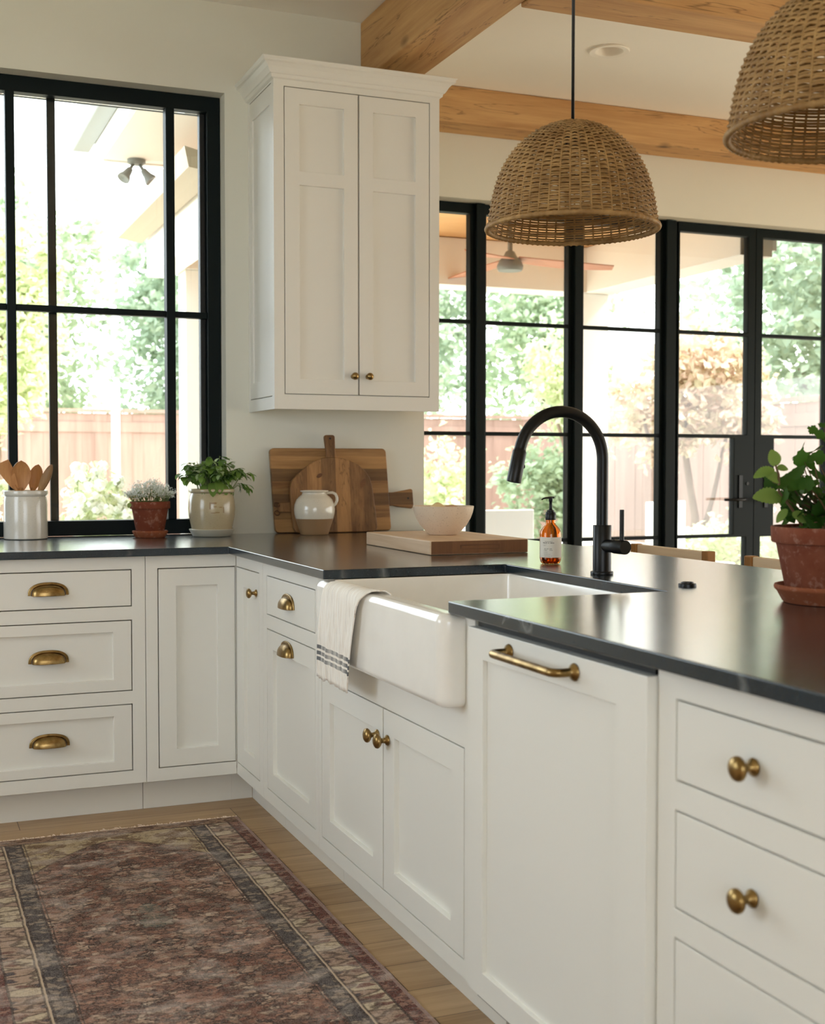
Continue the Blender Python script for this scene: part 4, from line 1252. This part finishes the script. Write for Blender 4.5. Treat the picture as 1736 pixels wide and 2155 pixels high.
# ---------------------------------------------------------------- rug
def rugmat():
    t = NT('worn_persian_rug')
    tc = t.n('ShaderNodeTexCoord'); sp = t.n('ShaderNodeSeparateXYZ'); t.l(tc.outputs['Object'], sp.inputs[0])
    x, y = sp.outputs[0], sp.outputs[1]           # local: centred in x, y = 0 at the far edge, negative towards the viewer
    ax = t.math('ABSOLUTE', x)
    dx = t.math('SUBTRACT', .4425, ax)
    dy = t.math('MULTIPLY', y, -1.0)
    d = t.math('MINIMUM', dx, t.math('MULTIPLY_ADD', dy, 1.6, .0))
    cmb = t.n('ShaderNodeCombineXYZ'); t.l(ax, cmb.inputs[0]); t.l(y, cmb.inputs[1])
    def sym(scale, loc):
        # mirrored left to right, as woven carpets are
        mp = t.n('ShaderNodeMapping'); mp.inputs['Scale'].default_value = scale; mp.inputs['Location'].default_value = loc
        t.l(cmb.outputs[0], mp.inputs[0])
        return mp.outputs[0]
    def band(v, a, b): return t.math('MULTIPLY', t.math('GREATER_THAN', v, a), t.math('LESS_THAN', v, b))
    wob = t.math('MULTIPLY_ADD', t.noise(t.coord((1, 1, 1)), 14, 2), .008, -.004)
    dw = t.math('ADD', dx, wob)
    def motif(sx, sy, scale, lo, hi, seed=0, dist=1.2):
        return t.ramp(t.noise(sym((sx, sy, 1), (seed, seed * 2, 0)), scale, 3, .6, dist), [(lo, 0.), (hi, 1.)])
    def arab(sx, sy, w0, w1, seed, warp=.22):
        # outlined leaf shapes: warped voronoi cell edges
        tcw = sym((sx, sy, 1), (seed, seed * .7, 0))
        nz = t.n('ShaderNodeTexNoise'); nz.inputs['Scale'].default_value = 1.7; nz.inputs['Detail'].default_value = 3
        t.l(tcw, nz.inputs['Vector'])
        sc = t.n('ShaderNodeVectorMath', operation='SCALE'); sc.inputs['Scale'].default_value = warp * 5
        t.l(nz.outputs['Color'], sc.inputs[0])
        ad = t.n('ShaderNodeVectorMath', operation='ADD'); t.l(tcw, ad.inputs[0]); t.l(sc.outputs[0], ad.inputs[1])
        vo = t.n('ShaderNodeTexVoronoi', feature='DISTANCE_TO_EDGE', voronoi_dimensions='2D'); vo.inputs['Scale'].default_value = 1
        t.l(ad.outputs[0], vo.inputs['Vector'])
        vc = t.n('ShaderNodeTexVoronoi', voronoi_dimensions='2D'); vc.inputs['Scale'].default_value = 1
        t.l(ad.outputs[0], vc.inputs['Vector'])
        sp_ = t.n('ShaderNodeSeparateColor'); t.l(vc.outputs['Color'], sp_.inputs[0])
        return t.ramp(vo.outputs['Distance'], [(w0, 1.), (w1, 0.)]), sp_.outputs[0], vc.outputs['Distance']
    gate = t.ramp(t.noise(t.coord((9, 12, 1), loc=(4, 4, 0)), 1, 3), [(.40, .15), (.56, 1.)])
    l1, c1, d1_ = arab(24, 36, .06, .12, 3, .34)
    l2, c2, d2_ = arab(46, 74, .08, .17, 8, .34)
    scrib = t.math('MULTIPLY', l2, gate)
    scrib2 = t.math('MULTIPLY', l1, t.ramp(t.noise(t.coord((12, 9, 1), loc=(1, 9, 0)), 1, 3), [(.38, .1), (.54, 1.)]))
    # field
    big = t.noise(t.coord((4, 4, 1)), 1, 4, .6)
    field = t.mix(t.ramp(big, [(.38, 0.), (.62, 1.)]), lin((128, 86, 70)), lin((168, 130, 112)))
    field = t.mix(t.math('MULTIPLY', t.ramp(c1, [(.70, 0.), (.74, 1.)]), .45), field, lin((108, 76, 66)))
    field = t.mix(t.math('MULTIPLY', t.ramp(c1, [(.16, 1.), (.20, 0.)]), .40), field, lin((198, 176, 154)))
    field = t.mix(t.math('MULTIPLY', t.ramp(c2, [(.72, 0.), (.76, 1.)]), .6), field, lin((74, 58, 54)))
    field = t.mix(t.math('MULTIPLY', t.ramp(c2, [(.08, 1.), (.1, 0.)]), .5), field, lin((200, 182, 160)))
    field = t.mix(t.math('MULTIPLY', motif(6, 9, 1, .66, .69, 17, .6), .65), field, lin((112, 128, 118)))
    field = t.mix(t.math('MULTIPLY', scrib, .8), field, lin((58, 46, 44)))
    field = t.mix(t.math('MULTIPLY', scrib2, .9), field, lin((54, 43, 42)))
    # stepped medallion outlines down the middle
    rep_ = t.math('PINGPONG', t.math('ADD', dy, -.35), .48)
    dia = t.math('ADD', t.math('DIVIDE', ax, .25), t.math('DIVIDE', t.math('SUBTRACT', .48, rep_), .46))
    dia = t.math('ADD', dia, t.math('MULTIPLY_ADD', t.noise(sym((18, 18, 1), (2, 2, 0)), 1, 2), 1.0, -.5))
    field = t.mix(t.math('MULTIPLY', t.math('LESS_THAN', dia, .20), .32), field, lin((110, 128, 120)))
    field = t.mix(t.math('MULTIPLY', band(dia, .60, .74), .14), field, lin((206, 186, 166)))
    for (p, q) in ((.20, .235), (.565, .60), (.74, .775)):
        field = t.mix(t.math('MULTIPLY', band(dia, p, q), .5), field, lin((56, 46, 46)))
    # cream spandrels at the far end
    arch = t.math('SUBTRACT', t.math('ADD', .12, t.math('MULTIPLY', t.math('POWER', t.math('DIVIDE', ax, .27), 1.5), .26)), dy)
    sm = t.math('GREATER_THAN', t.math('ADD', arch, wob), 0)
    cream = t.mix(t.ramp(c1, [(.5, 0.), (.55, 1.)]), lin((176, 156, 124)), lin((122, 98, 74)))
    cream = t.mix(t.math('MULTIPLY', scrib, .7), cream, lin((84, 64, 50)))
    field = t.mix(sm, field, cream)
    edge = t.ramp(t.math('ABSOLUTE', arch), [(.003, 1.), (.008, 0.)])
    field = t.mix(t.math('MULTIPLY', edge, .7), field, lin((66, 50, 44)))
    # borders
    l3, c3, d3_ = arab(11, 26, .05, .11, 15, .16)
    main = t.mix(t.ramp(c3, [(.45, 0.), (.5, 1.)]), lin((194, 176, 150)), lin((168, 142, 124)))
    main = t.mix(t.math('MULTIPLY', t.ramp(d3_, [(.22, 1.), (.30, 0.)]), t.math('GREATER_THAN', c3, .35)), main, lin((120, 84, 74)))
    main = t.mix(t.math('MULTIPLY', t.ramp(d3_, [(.20, 1.), (.26, 0.)]), t.math('GREATER_THAN', c3, .72)), main, lin((76, 70, 72)))
    main = t.mix(t.math('MULTIPLY', l3, .75), main, lin((70, 54, 48)))
    main = t.mix(t.math('MULTIPLY', scrib, .5), main, lin((84, 66, 58)))
    guard = t.mix(t.ramp(c2, [(.5, 0.), (.55, 1.)]), lin((104, 62, 56)), lin((146, 108, 94)))
    guard = t.mix(t.math('MULTIPLY', l2, .75), guard, lin((66, 44, 42)))
    navy = t.mix(t.ramp(c2, [(.6, 0.), (.65, 1.)]), lin((82, 76, 76)), lin((142, 126, 112)))
    navy = t.mix(t.math('MULTIPLY', l2, .7), navy, lin((54, 48, 50)))
    c = field
    c = t.mix(band(dw, .0, .178), c, navy)
    c = t.mix(band(dw, .0, .126), c, lin((186, 164, 140)))
    c = t.mix(band(dw, .0, .118), c, main)
    c = t.mix(band(dw, -.02, .046), c, guard)
    for (a, b) in ((.044, .050), (.116, .121), (.127, .133), (.172, .178), (.183, .186)):
        c = t.mix(t.math('MULTIPLY', band(dw, a, b), .8), c, lin((58, 46, 44)))
    dyw = t.math('ADD', dy, wob)
    endb = t.mix(motif(34, 60, 1, .48, .56, 51), lin((138, 110, 90)), lin((88, 64, 54)))
    c = t.mix(band(dyw, -.02, .055), c, endb)
    c = t.mix(t.math('MULTIPLY', band(dyw, .052, .06), .8), c, lin((66, 50, 44)))
    c = t.mix(band(dx, -.02, .010), c, lin((150, 124, 116)))
    # wear: faded threads
    wear = t.ramp(t.noise(t.coord((7, 11, 1), loc=(7, 3, 0)), 1, 5, .66, .6), [(.50, 0.), (.66, 1.)])
    thr = t.noise(t.coord((260, 60, 1)), 1, 1)
    ws = t.math('MULTIPLY', wear, t.math('MULTIPLY_ADD', thr, .9, .15))
    c = t.mix(t.math('MULTIPLY', ws, .6, clamp=True), c, lin((212, 198, 188)))
    knot = t.noise(t.coord((1, 1, 1)), 420, 1)
    c = t.mix(t.math('MULTIPLY', t.ramp(knot, [(.45, 0.), (.7, 1.)]), .22), c, lin((214, 200, 186)))
    t.bsdf(c, .95, normal=t.bump(t.math('ADD', thr, knot), .35, .003), spec=.1)
    return t.mat
M_rug = rugmat()
rx0, rx1 = -.892, -.007
t = thing('rug', (-.4495, -.13, .0), 'worn red Persian runner rug on the oak floor', 'rug')
mb = MB()
ny, nx_ = 120, 24
RL = 3.3
vs = []
for j in range(ny + 1):
    yy = -RL * j / ny
    for i in range(nx_ + 1):
        w = i / nx_
        e = .0035 * noise.noise(Vector((j * .55, 0 if i == 0 else 9, 2))) if i in (0, nx_) else 0
        f = .004 * noise.noise(Vector((i * .7, 4, 0))) if j == 0 else 0
        vs.append((-.4425 + .885 * w + e, yy + f, .006 + .0008 * noise.noise(Vector((w * 6, yy * 6, 0)))))
W = nx_ + 1
b = len(vs)
vs2 = [(x, y, .0006) for x, y, z in vs]
fs = [(j * W + i, (j + 1) * W + i, (j + 1) * W + i + 1, j * W + i + 1) for j in range(ny) for i in range(nx_)]
per = [i for i in range(W)] + [j * W + nx_ for j in range(1, ny + 1)] + [ny * W + i for i in range(nx_ - 1, -1, -1)] + [j * W for j in range(ny - 1, 0, -1)]
fs += [(per[k], per[(k + 1) % len(per)], b + per[(k + 1) % len(per)], b + per[k]) for k in range(len(per))]
fs.append(tuple(b + q for q in reversed(per)))
o = MB().add(vs + vs2, fs).build('pile', M_rug, None, smooth=False)
o.parent = t
fr = MB()
RF = random.Random(3)
for i in range(260):
    x = -.4425 + .885 * (i + RF.random()) / 260
    l = RF.uniform(.010, .020) * (1.9 if RF.random() < .12 else 1)
    a = RF.uniform(-.5, .5)
    fr.tube([(x, -.001, .004), (x + a * l * .5, l * .6, .005), (x + a * l + RF.uniform(-.003, .003), l, .0018)], .0016, 4, caps=False)
o = fr.build('fringe', paint('rug_fringe', (228, 208, 190), .9), None)
o.parent = t; o['kind'] = 'stuff'

# ---------------------------------------------------------------- outside
struct(MB().box((-14, -14, -.26), (24, 22, -.13)).build('ground', paint('pale_lawn', (204, 202, 184), .95, .08, .4, 30)))
struct(MB().box((.2, 1.81, -.125), (5.0, 4.6, -.005)).build('patio_floor', M_concrete))
# upper roof eave
t = thing('roof_eave', (2.0, 2.6, 3.1), 'white house eave with grey gutter seen through the kitchen window', 'roof')
MB().box((.14, 1.82, 3.06), (3.95, 3.62, 3.09)).build('soffit', M_cream_out, t)
MB().box((.105, 1.0, 3.06), (.139, 3.75, 3.26)).build('fascia', M_white_out, t)
MB().box((.14, 3.6205, 3.05), (3.95, 3.66, 3.26)).build('fascia', M_white_out, t)
MB().box((.14, 1.82, 3.265), (3.95, 3.66, 3.33)).build('roof_deck', M_brown_out, t)
MB().box((.14, .96, 3.06), (.90, 1.815, 3.09)).build('soffit', M_cream_out, t)
gp = [(-.03, 3.20), (.0, 3.17), (.10, 3.17), (.10, 3.30), (.09, 3.30), (-.05, 3.31), (-.055, 3.27), (-.035, 3.24)]
MB().prism(gp, lambda a, b, d: (a, d, b), 1.0, 3.95).build('gutter', M_gutter, t, .004)
# patio cover: posts, beams, ceiling
t = thing('patio_cover', (2.1, 3.6, 0), 'white covered patio with square posts and plank ceiling beyond the glass doors', 'patio cover')
MB().box((3.482, 3.60, 0), (3.695, 3.81, 2.42)).build('post', M_white_out, t, .006)
MB().box((.632, 3.60, 0), (.852, 3.81, 2.42)).build('post', M_white_out, t, .006)
MB().box((.60, 3.585, 2.4205), (3.73, 3.825, 2.74)).build('front_beam', M_cream_out, t, .004)
MB().box((3.50, 1.82, 2.4205), (3.73, 3.584, 2.74)).build('side_beam', M_cream_out, t, .004)
MB().box((.45, 1.82, 2.40), (.599, 3.90, 2.80)).build('side_beam', M_white_out, t, .004)
MB().prism([(.27, 2.64), (.42, 2.62), (.42, 2.70), (.25, 2.74)], lambda a, b, d: (a, d, b), 1.83, 3.92).build('drip_edge', M_brown_out, t)
MB().box((.60, 1.82, 2.745), (3.73, 3.825, 2.775)).build('plank_ceiling', M_patwood, t)
MB().box((3.731, 1.82, 2.46), (3.76, 3.86, 2.80)).build('fascia', M_white_out, t)
MB().tube([(3.78, 3.95, 2.50), (3.78, 3.95, 2.36), (3.74, 3.93, 2.28), (3.60, 3.88, 2.20), (3.56, 3.86, 2.12), (3.56, 3.86, .0)], .035, 10).build('downspout', M_white_out, t, smooth=True)
# ceiling fan
fx2, fy2, fz = 2.60, 3.0, 2.47
t = thing('ceiling_fan', (fx2, fy2, fz), 'ceiling fan with brown blades under the patio roof', 'fan')
MB().lathe([(0, -.03), (.075, -.03), (.082, -.02), (.085, .0), (.07, .035), (.045, .06), (.03, .09), (.015, .10), (.014, .27), (.05, .272), (.05, .275), (0, .275)], 32, Matrix.Translation((fx2, fy2, fz))).build('motor_housing', M_fanmetal, t, smooth=True, angle=40)
for k in range(3):
    a = math.radians(-18 + 120 * k)
    d = Vector((math.cos(a), math.sin(a), 0)); s = Vector((-math.sin(a), math.cos(a), 0))
    vs, fs = [], []
    for i in range(13):
        q = i / 12
        r = .05 + .62 * q
        w = .035 + .05 * math.sin(PI * min(1, q * .9 + .1))
        if i == 12: w = .03
        h = .035 * (1 - q) ** 2 - .01 * q
        for (sg, up) in ((-1, .008), (1, -.008), (1, -.014), (-1, .002)):
            p = Vector((fx2, fy2, fz + .012)) + d * r + s * (w * sg) + Vector((0, 0, h + up))
            vs.append(p)
    for i in range(12):
        for j in range(4):
            j2 = (j + 1) % 4
            fs.append((i * 4 + j, i * 4 + j2, (i + 1) * 4 + j2, (i + 1) * 4 + j))
    fs += [(3, 2, 1, 0), (48, 49, 50, 51)]
    MB().add(vs, fs).build('blade', M_fanwood, t, smooth=True, angle=40)
# security flood light
lx, ly, lz = .325, 3.55, 3.06
t = thing('eave_spotlight', (lx, ly, lz), 'twin-head flood light fixed under the white eave outside the window', 'outdoor light')
MB().lathe([(0, 0), (.055, 0), (.055, -.02), (.04, -.03), (0, -.03)], 24, Matrix.Translation((lx, ly, lz - .0005))).build('base_plate', M_fanmetal, t, smooth=True, angle=40)
for sx in (-1, 1):
    hd = Vector((sx * .55, -.3, -.8)).normalized()
    p0 = Vector((lx + sx * .02, ly, lz - .03)); p1 = p0 + Vector((sx * .025, -.01, -.04))
    ob = MB().tube([p0, p1], .010, 8).build('arm', M_fanmetal, t, smooth=True)
    MB().lathe([(0, -.01), (.018, -.01), (.023, .015), (.026, .035), (.038, .06), (.040, .075), (.035, .073), (0, .064)], 24, frame_mat(p1, hd)).build('lamp_head', M_fanmetal, t, smooth=True, angle=40)

# fences
def fence(name, a, b, label, z1=1.80):
    a, b = Vector(a), Vector(b)
    L = (b - a).length; d = (b - a).normalized(); s = Vector((-d.y, d.x, 0))
    t = thing('fence', (a + b) / 2, label, 'fence')
    mb = MB()
    n = int(L / .145)
    rf = random.Random(n)
    for i in range(n):
        o = a + d * (i * .145); off = rf.uniform(-.006, .006)
        pts = [o + s * off, o + d * .1447 + s * off, o + d * .1447 + s * (off + .02), o + s * (off + .02)]
        vs = [tuple(p + Vector((0, 0, -.13))) for p in pts] + [tuple(p + Vector((0, 0, z1 + rf.uniform(-.006, .004)))) for p in pts]
        mb.add(vs, [(3, 2, 1, 0), (4, 5, 6, 7), (0, 1, 5, 4), (1, 2, 6, 5), (2, 3, 7, 6), (3, 0, 4, 7)])
    mb.build('board_panel', M_fence, t)
    for zz in (z1 + .012,):
        vs = [tuple(q + s * w + Vector((0, 0, z))) for z in (zz, zz + .04) for q, w in ((a, -.03), (b, -.03), (b, .06), (a, .06))]
        MB().add(vs, [(3, 2, 1, 0), (4, 5, 6, 7), (0, 1, 5, 4), (1, 2, 6, 5), (2, 3, 7, 6), (3, 0, 4, 7)]).build('cap_rail', M_fence, t)
    vs = [tuple(q + s * w + Vector((0, 0, z))) for z in (z1 - .22, z1 - .10) for q, w in ((a, -.012), (b, -.012), (b, -.006), (a, -.006))]
    MB().add(vs, [(3, 2, 1, 0), (4, 5, 6, 7), (0, 1, 5, 4), (1, 2, 6, 5), (2, 3, 7, 6), (3, 0, 4, 7)]).build('rail', M_fence, t)
    return t
fence('fence', (-7, 10.9, 0), (6.95, 10.9, 0), 'reddish cedar board fence running along the back of the garden')
fence('fence', (6.75, 10.8, 0), (6.75, 2.2, 0), 'cedar board fence along the right side of the garden', 1.78)
MB_p = MB().tube([(.90, 8.0, -.13), (.90, 8.0, 1.95)], .04, 12).build('garden_post', M_white_out, smooth=True)
tag(MB_p, 'slim white post standing in the garden before the back fence', 'post')

# foliage
def tree(name, cat, label, pos, clumps, n, size, mat, trunk=None, group=None, seed=1, flowers=None):
    rt = random.Random(seed)
    t = thing(name, pos, label, cat, group)
    P = Vector(pos)
    mb, fl = MB(), MB()
    tot = sum(c[3] * c[4] * c[5] for c in clumps)
    for (cx_, cy_, cz_, rx, ry, rz) in clumps:
        # sub-tufts give a broken outline
        k = max(40, int(n * rx * ry * rz / tot))
        tufts = []
        for q in range(max(7, k // 45)):
            v = Vector((rt.gauss(0, 1), rt.gauss(0, 1), rt.gauss(0, 1))).normalized() * (rt.random() ** .4)
            tufts.append((v, rt.uniform(.16, .34)))
        for q in range(k):
            tv, tr = rt.choice(tufts)
            g = tv + Vector((rt.gauss(0, .5), rt.gauss(0, .5), rt.gauss(0, .5))) * tr
            c = P + Vector((cx_ + g.x * rx, cy_ + g.y * ry, cz_ + g.z * rz))
            if c.z < .02: continue
            L = size * rt.uniform(.6, 1.3)
            d = Vector((rt.uniform(-1, 1), rt.uniform(-1, 1), rt.uniform(-.9, .4))).normalized()
            u = Vector((rt.uniform(-1, 1), rt.uniform(-1, 1), rt.uniform(-1, 1)))
            s = d.cross(u)
            if s.length < .01: continue
            s.normalize()
            w = L * .32
            if flowers and rt.random() < flowers[0] and g.length > .55:
                fr_ = flowers[1]
                for m in range(14):
                    cc = c + Vector((rt.gauss(0, 1), rt.gauss(0, 1), rt.gauss(0, 1))).normalized() * fr_ * .5
                    nv = (cc - c).normalized()
                    Mx = frame_mat(cc, nv)
                    r0 = fr_ * .35
                    fl.add([Mx @ Vector(p) for p in ((r0, 0, 0), (0, r0, 0), (-r0, 0, 0), (0, -r0, 0))], [(0, 1, 2, 3)])
                continue
            nn = s.cross(d) * (L * .12)
            mb.add([c, c + d * L * .5 + s * w + nn, c + d * L, c + d * L * .5 - s * w + nn], [(0, 1, 2, 3)])
    mb.build('foliage', mat, t, recalc=False)
    if fl.v: fl.build('flowers', M_flower, t, recalc=False)
    if trunk:
        tb = MB()
        for (pts, r) in trunk:
            tb.tube([P + Vector(p) for p in pts], [r * (1 - .5 * i / (len(pts) - 1)) for i in range(len(pts))], 9)
        tb.build('trunk', M_trunk, t, smooth=True)
    return t
TR = lambda h, r: [([(0, 0, -.13), (.05, 0, h * .5), (0, .05, h)], r), ([(.03, 0, h * .5), (.3, .1, h * .9), (.6, .1, h * 1.2)], r * .6)]
ST = [([(0, 0, -.13), (.04, 0, .5)], .02), ([(.05, 0, -.13), (-.1, .05, .5)], .015)]
tree('tree', 'tree', 'sage green tree behind the fence in the left part of the kitchen window', (.35, 13.6, 0), [(0, 0, 2.7, 1.25, 1.0, 1.6), (.1, 0, 4.1, 1.1, .9, 1.1)], 5600, .15, M_tree1, TR(2.2, .14), None, 1)
tree('tree', 'tree', 'deeper green tree behind the fence in the right part of the kitchen window', (2.75, 13.4, 0), [(0, 0, 2.5, 1.1, 1.0, 1.35), (-.3, 0, 3.7, .85, .9, .9)], 5200, .14, M_tree2, TR(2.0, .13), None, 3)
tree('tree', 'tree', 'green tree above the back fence directly right of the wall cabinet', (6.15, 13.6, 0), [(0, 0, 2.9, 1.05, 1.0, 1.5), (.2, 0, 4.2, 1.0, .9, 1.0)], 5200, .15, M_tree2, TR(2.4, .16), None, 4)
tree('tree', 'tree', 'broad green tree above the fence below the wicker pendant', (8.5, 13.4, 0), [(0, 0, 2.9, 1.15, 1.0, 1.5), (.1, 0, 4.3, 1.1, .9, 1.1)], 5600, .15, M_tree1, TR(2.4, .16), None, 5)
tree('tree', 'tree', 'tall sage tree behind the side fence at far right', (9.3, 8.2, 0), [(0, 0, 2.8, 1.6, 1.7, 1.5), (0, -.5, 3.7, 1.4, 1.5, .95)], 6500, .15, M_tree2, TR(2.4, .16), None, 6)
tree('small_tree', 'tree', 'yellow-green slender tree on the left in front of the back fence', (-.22, 7.4, 0), [(0, 0, 2.35, .55, .6, .75), (-.25, 0, 1.7, .45, .5, .5), (.12, 0, 3.0, .4, .5, .45)], 4600, .10, M_tree3, [([(0, 0, -.13), (.03, 0, .8), (-.02, 0, 1.6), (.05, 0, 2.4)], .045)], None, 7)
tree('small_tree', 'tree', 'blush-leaved small tree seen through the left leaf of the double doors', (5.72, 5.55, 0), [(0, 0, 2.0, .62, .6, .55), (-.35, 0, 1.65, .45, .5, .4), (.4, -.2, 1.6, .4, .5, .4)], 4200, .10, M_tree4, [([(0, 0, -.13), (.1, 0, .7), (.0, .05, 1.4), (.1, 0, 2.1)], .045), ([(.02, 0, .1), (.3, 0, .9), (.5, 0, 1.7)], .03), ([(0, 0, .2), (-.25, 0, .9), (-.4, .1, 1.6)], .03)], None, 8)
tree('small_tree', 'tree', 'pale loose-branched tree to the right of the white patio post', (4.85, 7.2, 0), [(.55, 0, 2.15, .45, .5, .55), (.85, .2, 1.6, .4, .5, .35)], 2600, .09, M_tree3, [([(.9, 0, -.13), (.85, 0, .5), (.6, .0, 1.1), (.4, 0, 1.7)], .035)], None, 9)
tree('flowering_shrub', 'shrub', 'white flowering shrub just outside the kitchen window', (-.02, 3.15, 0), [(0, 0, .74, .25, .24, .44), (.06, .05, .98, .18, .18, .2)], 1300, .06, M_tree3, ST, None, 10, (.22, .06))
tree('flowering_shrub', 'shrub', 'white flowering shrub outside behind the utensil crock', (-.72, 3.5, 0), [(0, 0, .70, .34, .3, .42)], 1100, .07, M_tree3, ST, None, 11, (.18, .06))
tree('shrub', 'shrub', 'pale leafy shrub outside behind the stoneware bowl', (3.62, 6.3, 0), [(0, 0, .85, .42, .45, .62), (-.3, .2, .55, .35, .4, .45)], 2600, .08, M_tree3, ST, None, 12, (.06, .05))
tree('shrub', 'shrub', 'grey-green shrub before the side fence behind the faucet', (5.55, 7.9, 0), [(0, 0, .85, .6, .5, .75)], 2200, .10, M_tree1, ST, None, 13)
tree('shrub', 'shrub', 'creamy flowering shrub outside left of the door handle', (5.45, 4.45, 0), [(0, 0, .45, .42, .4, .5), (-.4, .15, .4, .3, .3, .35)], 2400, .07, M_tree3, ST, None, 14, (.10, .045))
tree('shrub', 'shrub', 'low green shrub at the foot of the side fence', (6.2, 3.3, 0), [(0, 0, .36, .34, .4, .40)], 1200, .08, M_tree1, ST, None, 15)

# garden furniture
def patio_chair(c, rot, label):
    t = thing('patio_chair', c, label, 'chair')
    M = Matrix.Translation(c) @ Matrix.Rotation(rot, 4, 'Z')
    def B(a, b, name):
        mb = MB().box(a, b); mb.v = [tuple(M @ Vector(v)) for v in mb.v]
        mb.build(name, M_outwhite, t, .006)
    B((-.24, -.24, .40), (.24, .24, .46), 'seat'); B((-.24, .20, .461), (.24, .25, .92), 'backrest')
    for sx in (-1, 1):
        for sy in (-1, 1):
            B((sx * .22 - .02, sy * .21 - .02, 0), (sx * .22 + .02, sy * .21 + .02, .399), 'leg')
patio_chair((2.42, 3.02, -.004), PI, 'white patio chair outside seen between bowl and soap bottle')
patio_chair((4.52, 3.75, -.0045), .4, 'white patio chair on the terrace seen right of the faucet')
t = thing('patio_table', (2.98, 2.85, -.004), 'low white patio table seen behind the soap bottle', 'table')
MB().box((2.72, 2.55, .66), (3.35, 3.2, .70)).build('tabletop', M_outwhite, t, .006)
for xx in (2.75, 3.28):
    for yy in (2.58, 3.13):
        MB().box((xx, yy, -.004), (xx + .04, yy + .04, .659)).build('leg', M_outwhite, t, .004)

# ---------------------------------------------------------------- light
w = bpy.data.worlds.new('overcast_sky'); SC.world = w; w.use_nodes = True
nt = w.node_tree; nt.nodes.clear()
tc = nt.nodes.new('ShaderNodeTexCoord'); sx = nt.nodes.new('ShaderNodeSeparateXYZ'); nt.links.new(tc.outputs['Generated'], sx.inputs[0])
rp = nt.nodes.new('ShaderNodeValToRGB'); nt.links.new(sx.outputs[0], rp.inputs[0])
mr = nt.nodes.new('ShaderNodeMapRange'); mr.inputs[1].default_value = -1; mr.inputs[2].default_value = 1
nt.links.new(sx.outputs[0], mr.inputs[0]); nt.links.new(mr.outputs[0], rp.inputs[0])
rp.color_ramp.elements[0].position = .1; rp.color_ramp.elements[0].color = (1.22, 1.38, 1.52, 1)
rp.color_ramp.elements[1].position = .9; rp.color_ramp.elements[1].color = (.98, .97, .93, 1)
bg = nt.nodes.new('ShaderNodeBackground'); bg.inputs[1].default_value = 4.1
out = nt.nodes.new('ShaderNodeOutputWorld')
nt.links.new(rp.outputs[0], bg.inputs[0]); nt.links.new(bg.outputs[0], out.inputs[0])
sd = bpy.data.lights.new('sun', 'SUN'); sd.energy = 8.5; sd.angle = math.radians(4); sd.color = (1, .95, .88)
so = bpy.data.objects.new('sun', sd); COL.objects.link(so)
so.rotation_euler = Vector((-.72, .10, -.74)).to_track_quat('-Z', 'Y').to_euler()
so.location = (-6, -4, 9)

# ---------------------------------------------------------------- camera
cd = bpy.data.cameras.new('camera'); co = bpy.data.objects.new('camera', cd); COL.objects.link(co)
cd.sensor_fit = 'HORIZONTAL'; cd.sensor_width = 36; cd.lens = 2644.577 / 1736 * 36
yaw, pitch, roll = 0.39048549, -0.03797174, 0.00040768
Fv = Vector((math.sin(yaw) * math.cos(pitch), math.cos(yaw) * math.cos(pitch), math.sin(pitch)))
Rv = Vector((math.cos(yaw), -math.sin(yaw), 0)); Uv = Rv.cross(Fv)
R2_ = Rv * math.cos(roll) + Uv * math.sin(roll); U2_ = -Rv * math.sin(roll) + Uv * math.cos(roll)
m = Matrix((R2_, U2_, -Fv)).transposed().to_4x4(); m.translation = (-1.06576, -4.26388, 1.20082)
co.matrix_world = m
cd.clip_start = .05; cd.clip_end = 200
cd.dof.use_dof = True; cd.dof.focus_distance = 3.7; cd.dof.aperture_fstop = 6.3
SC.camera = co
SC.view_settings.view_transform = 'Standard'; SC.view_settings.look = 'None'
SC.view_settings.exposure = .05; SC.view_settings.gamma = 1; SC.view_settings.use_curve_mapping = False
SC.cycles.use_denoising = True
SC.cycles.max_bounces = 14; SC.cycles.diffuse_bounces = 8; SC.cycles.glossy_bounces = 5; SC.cycles.transmission_bounces = 10; SC.cycles.transparent_max_bounces = 16
SC.cycles.sample_clamp_indirect = 8; SC.cycles.caustics_reflective = False; SC.cycles.caustics_refractive = False
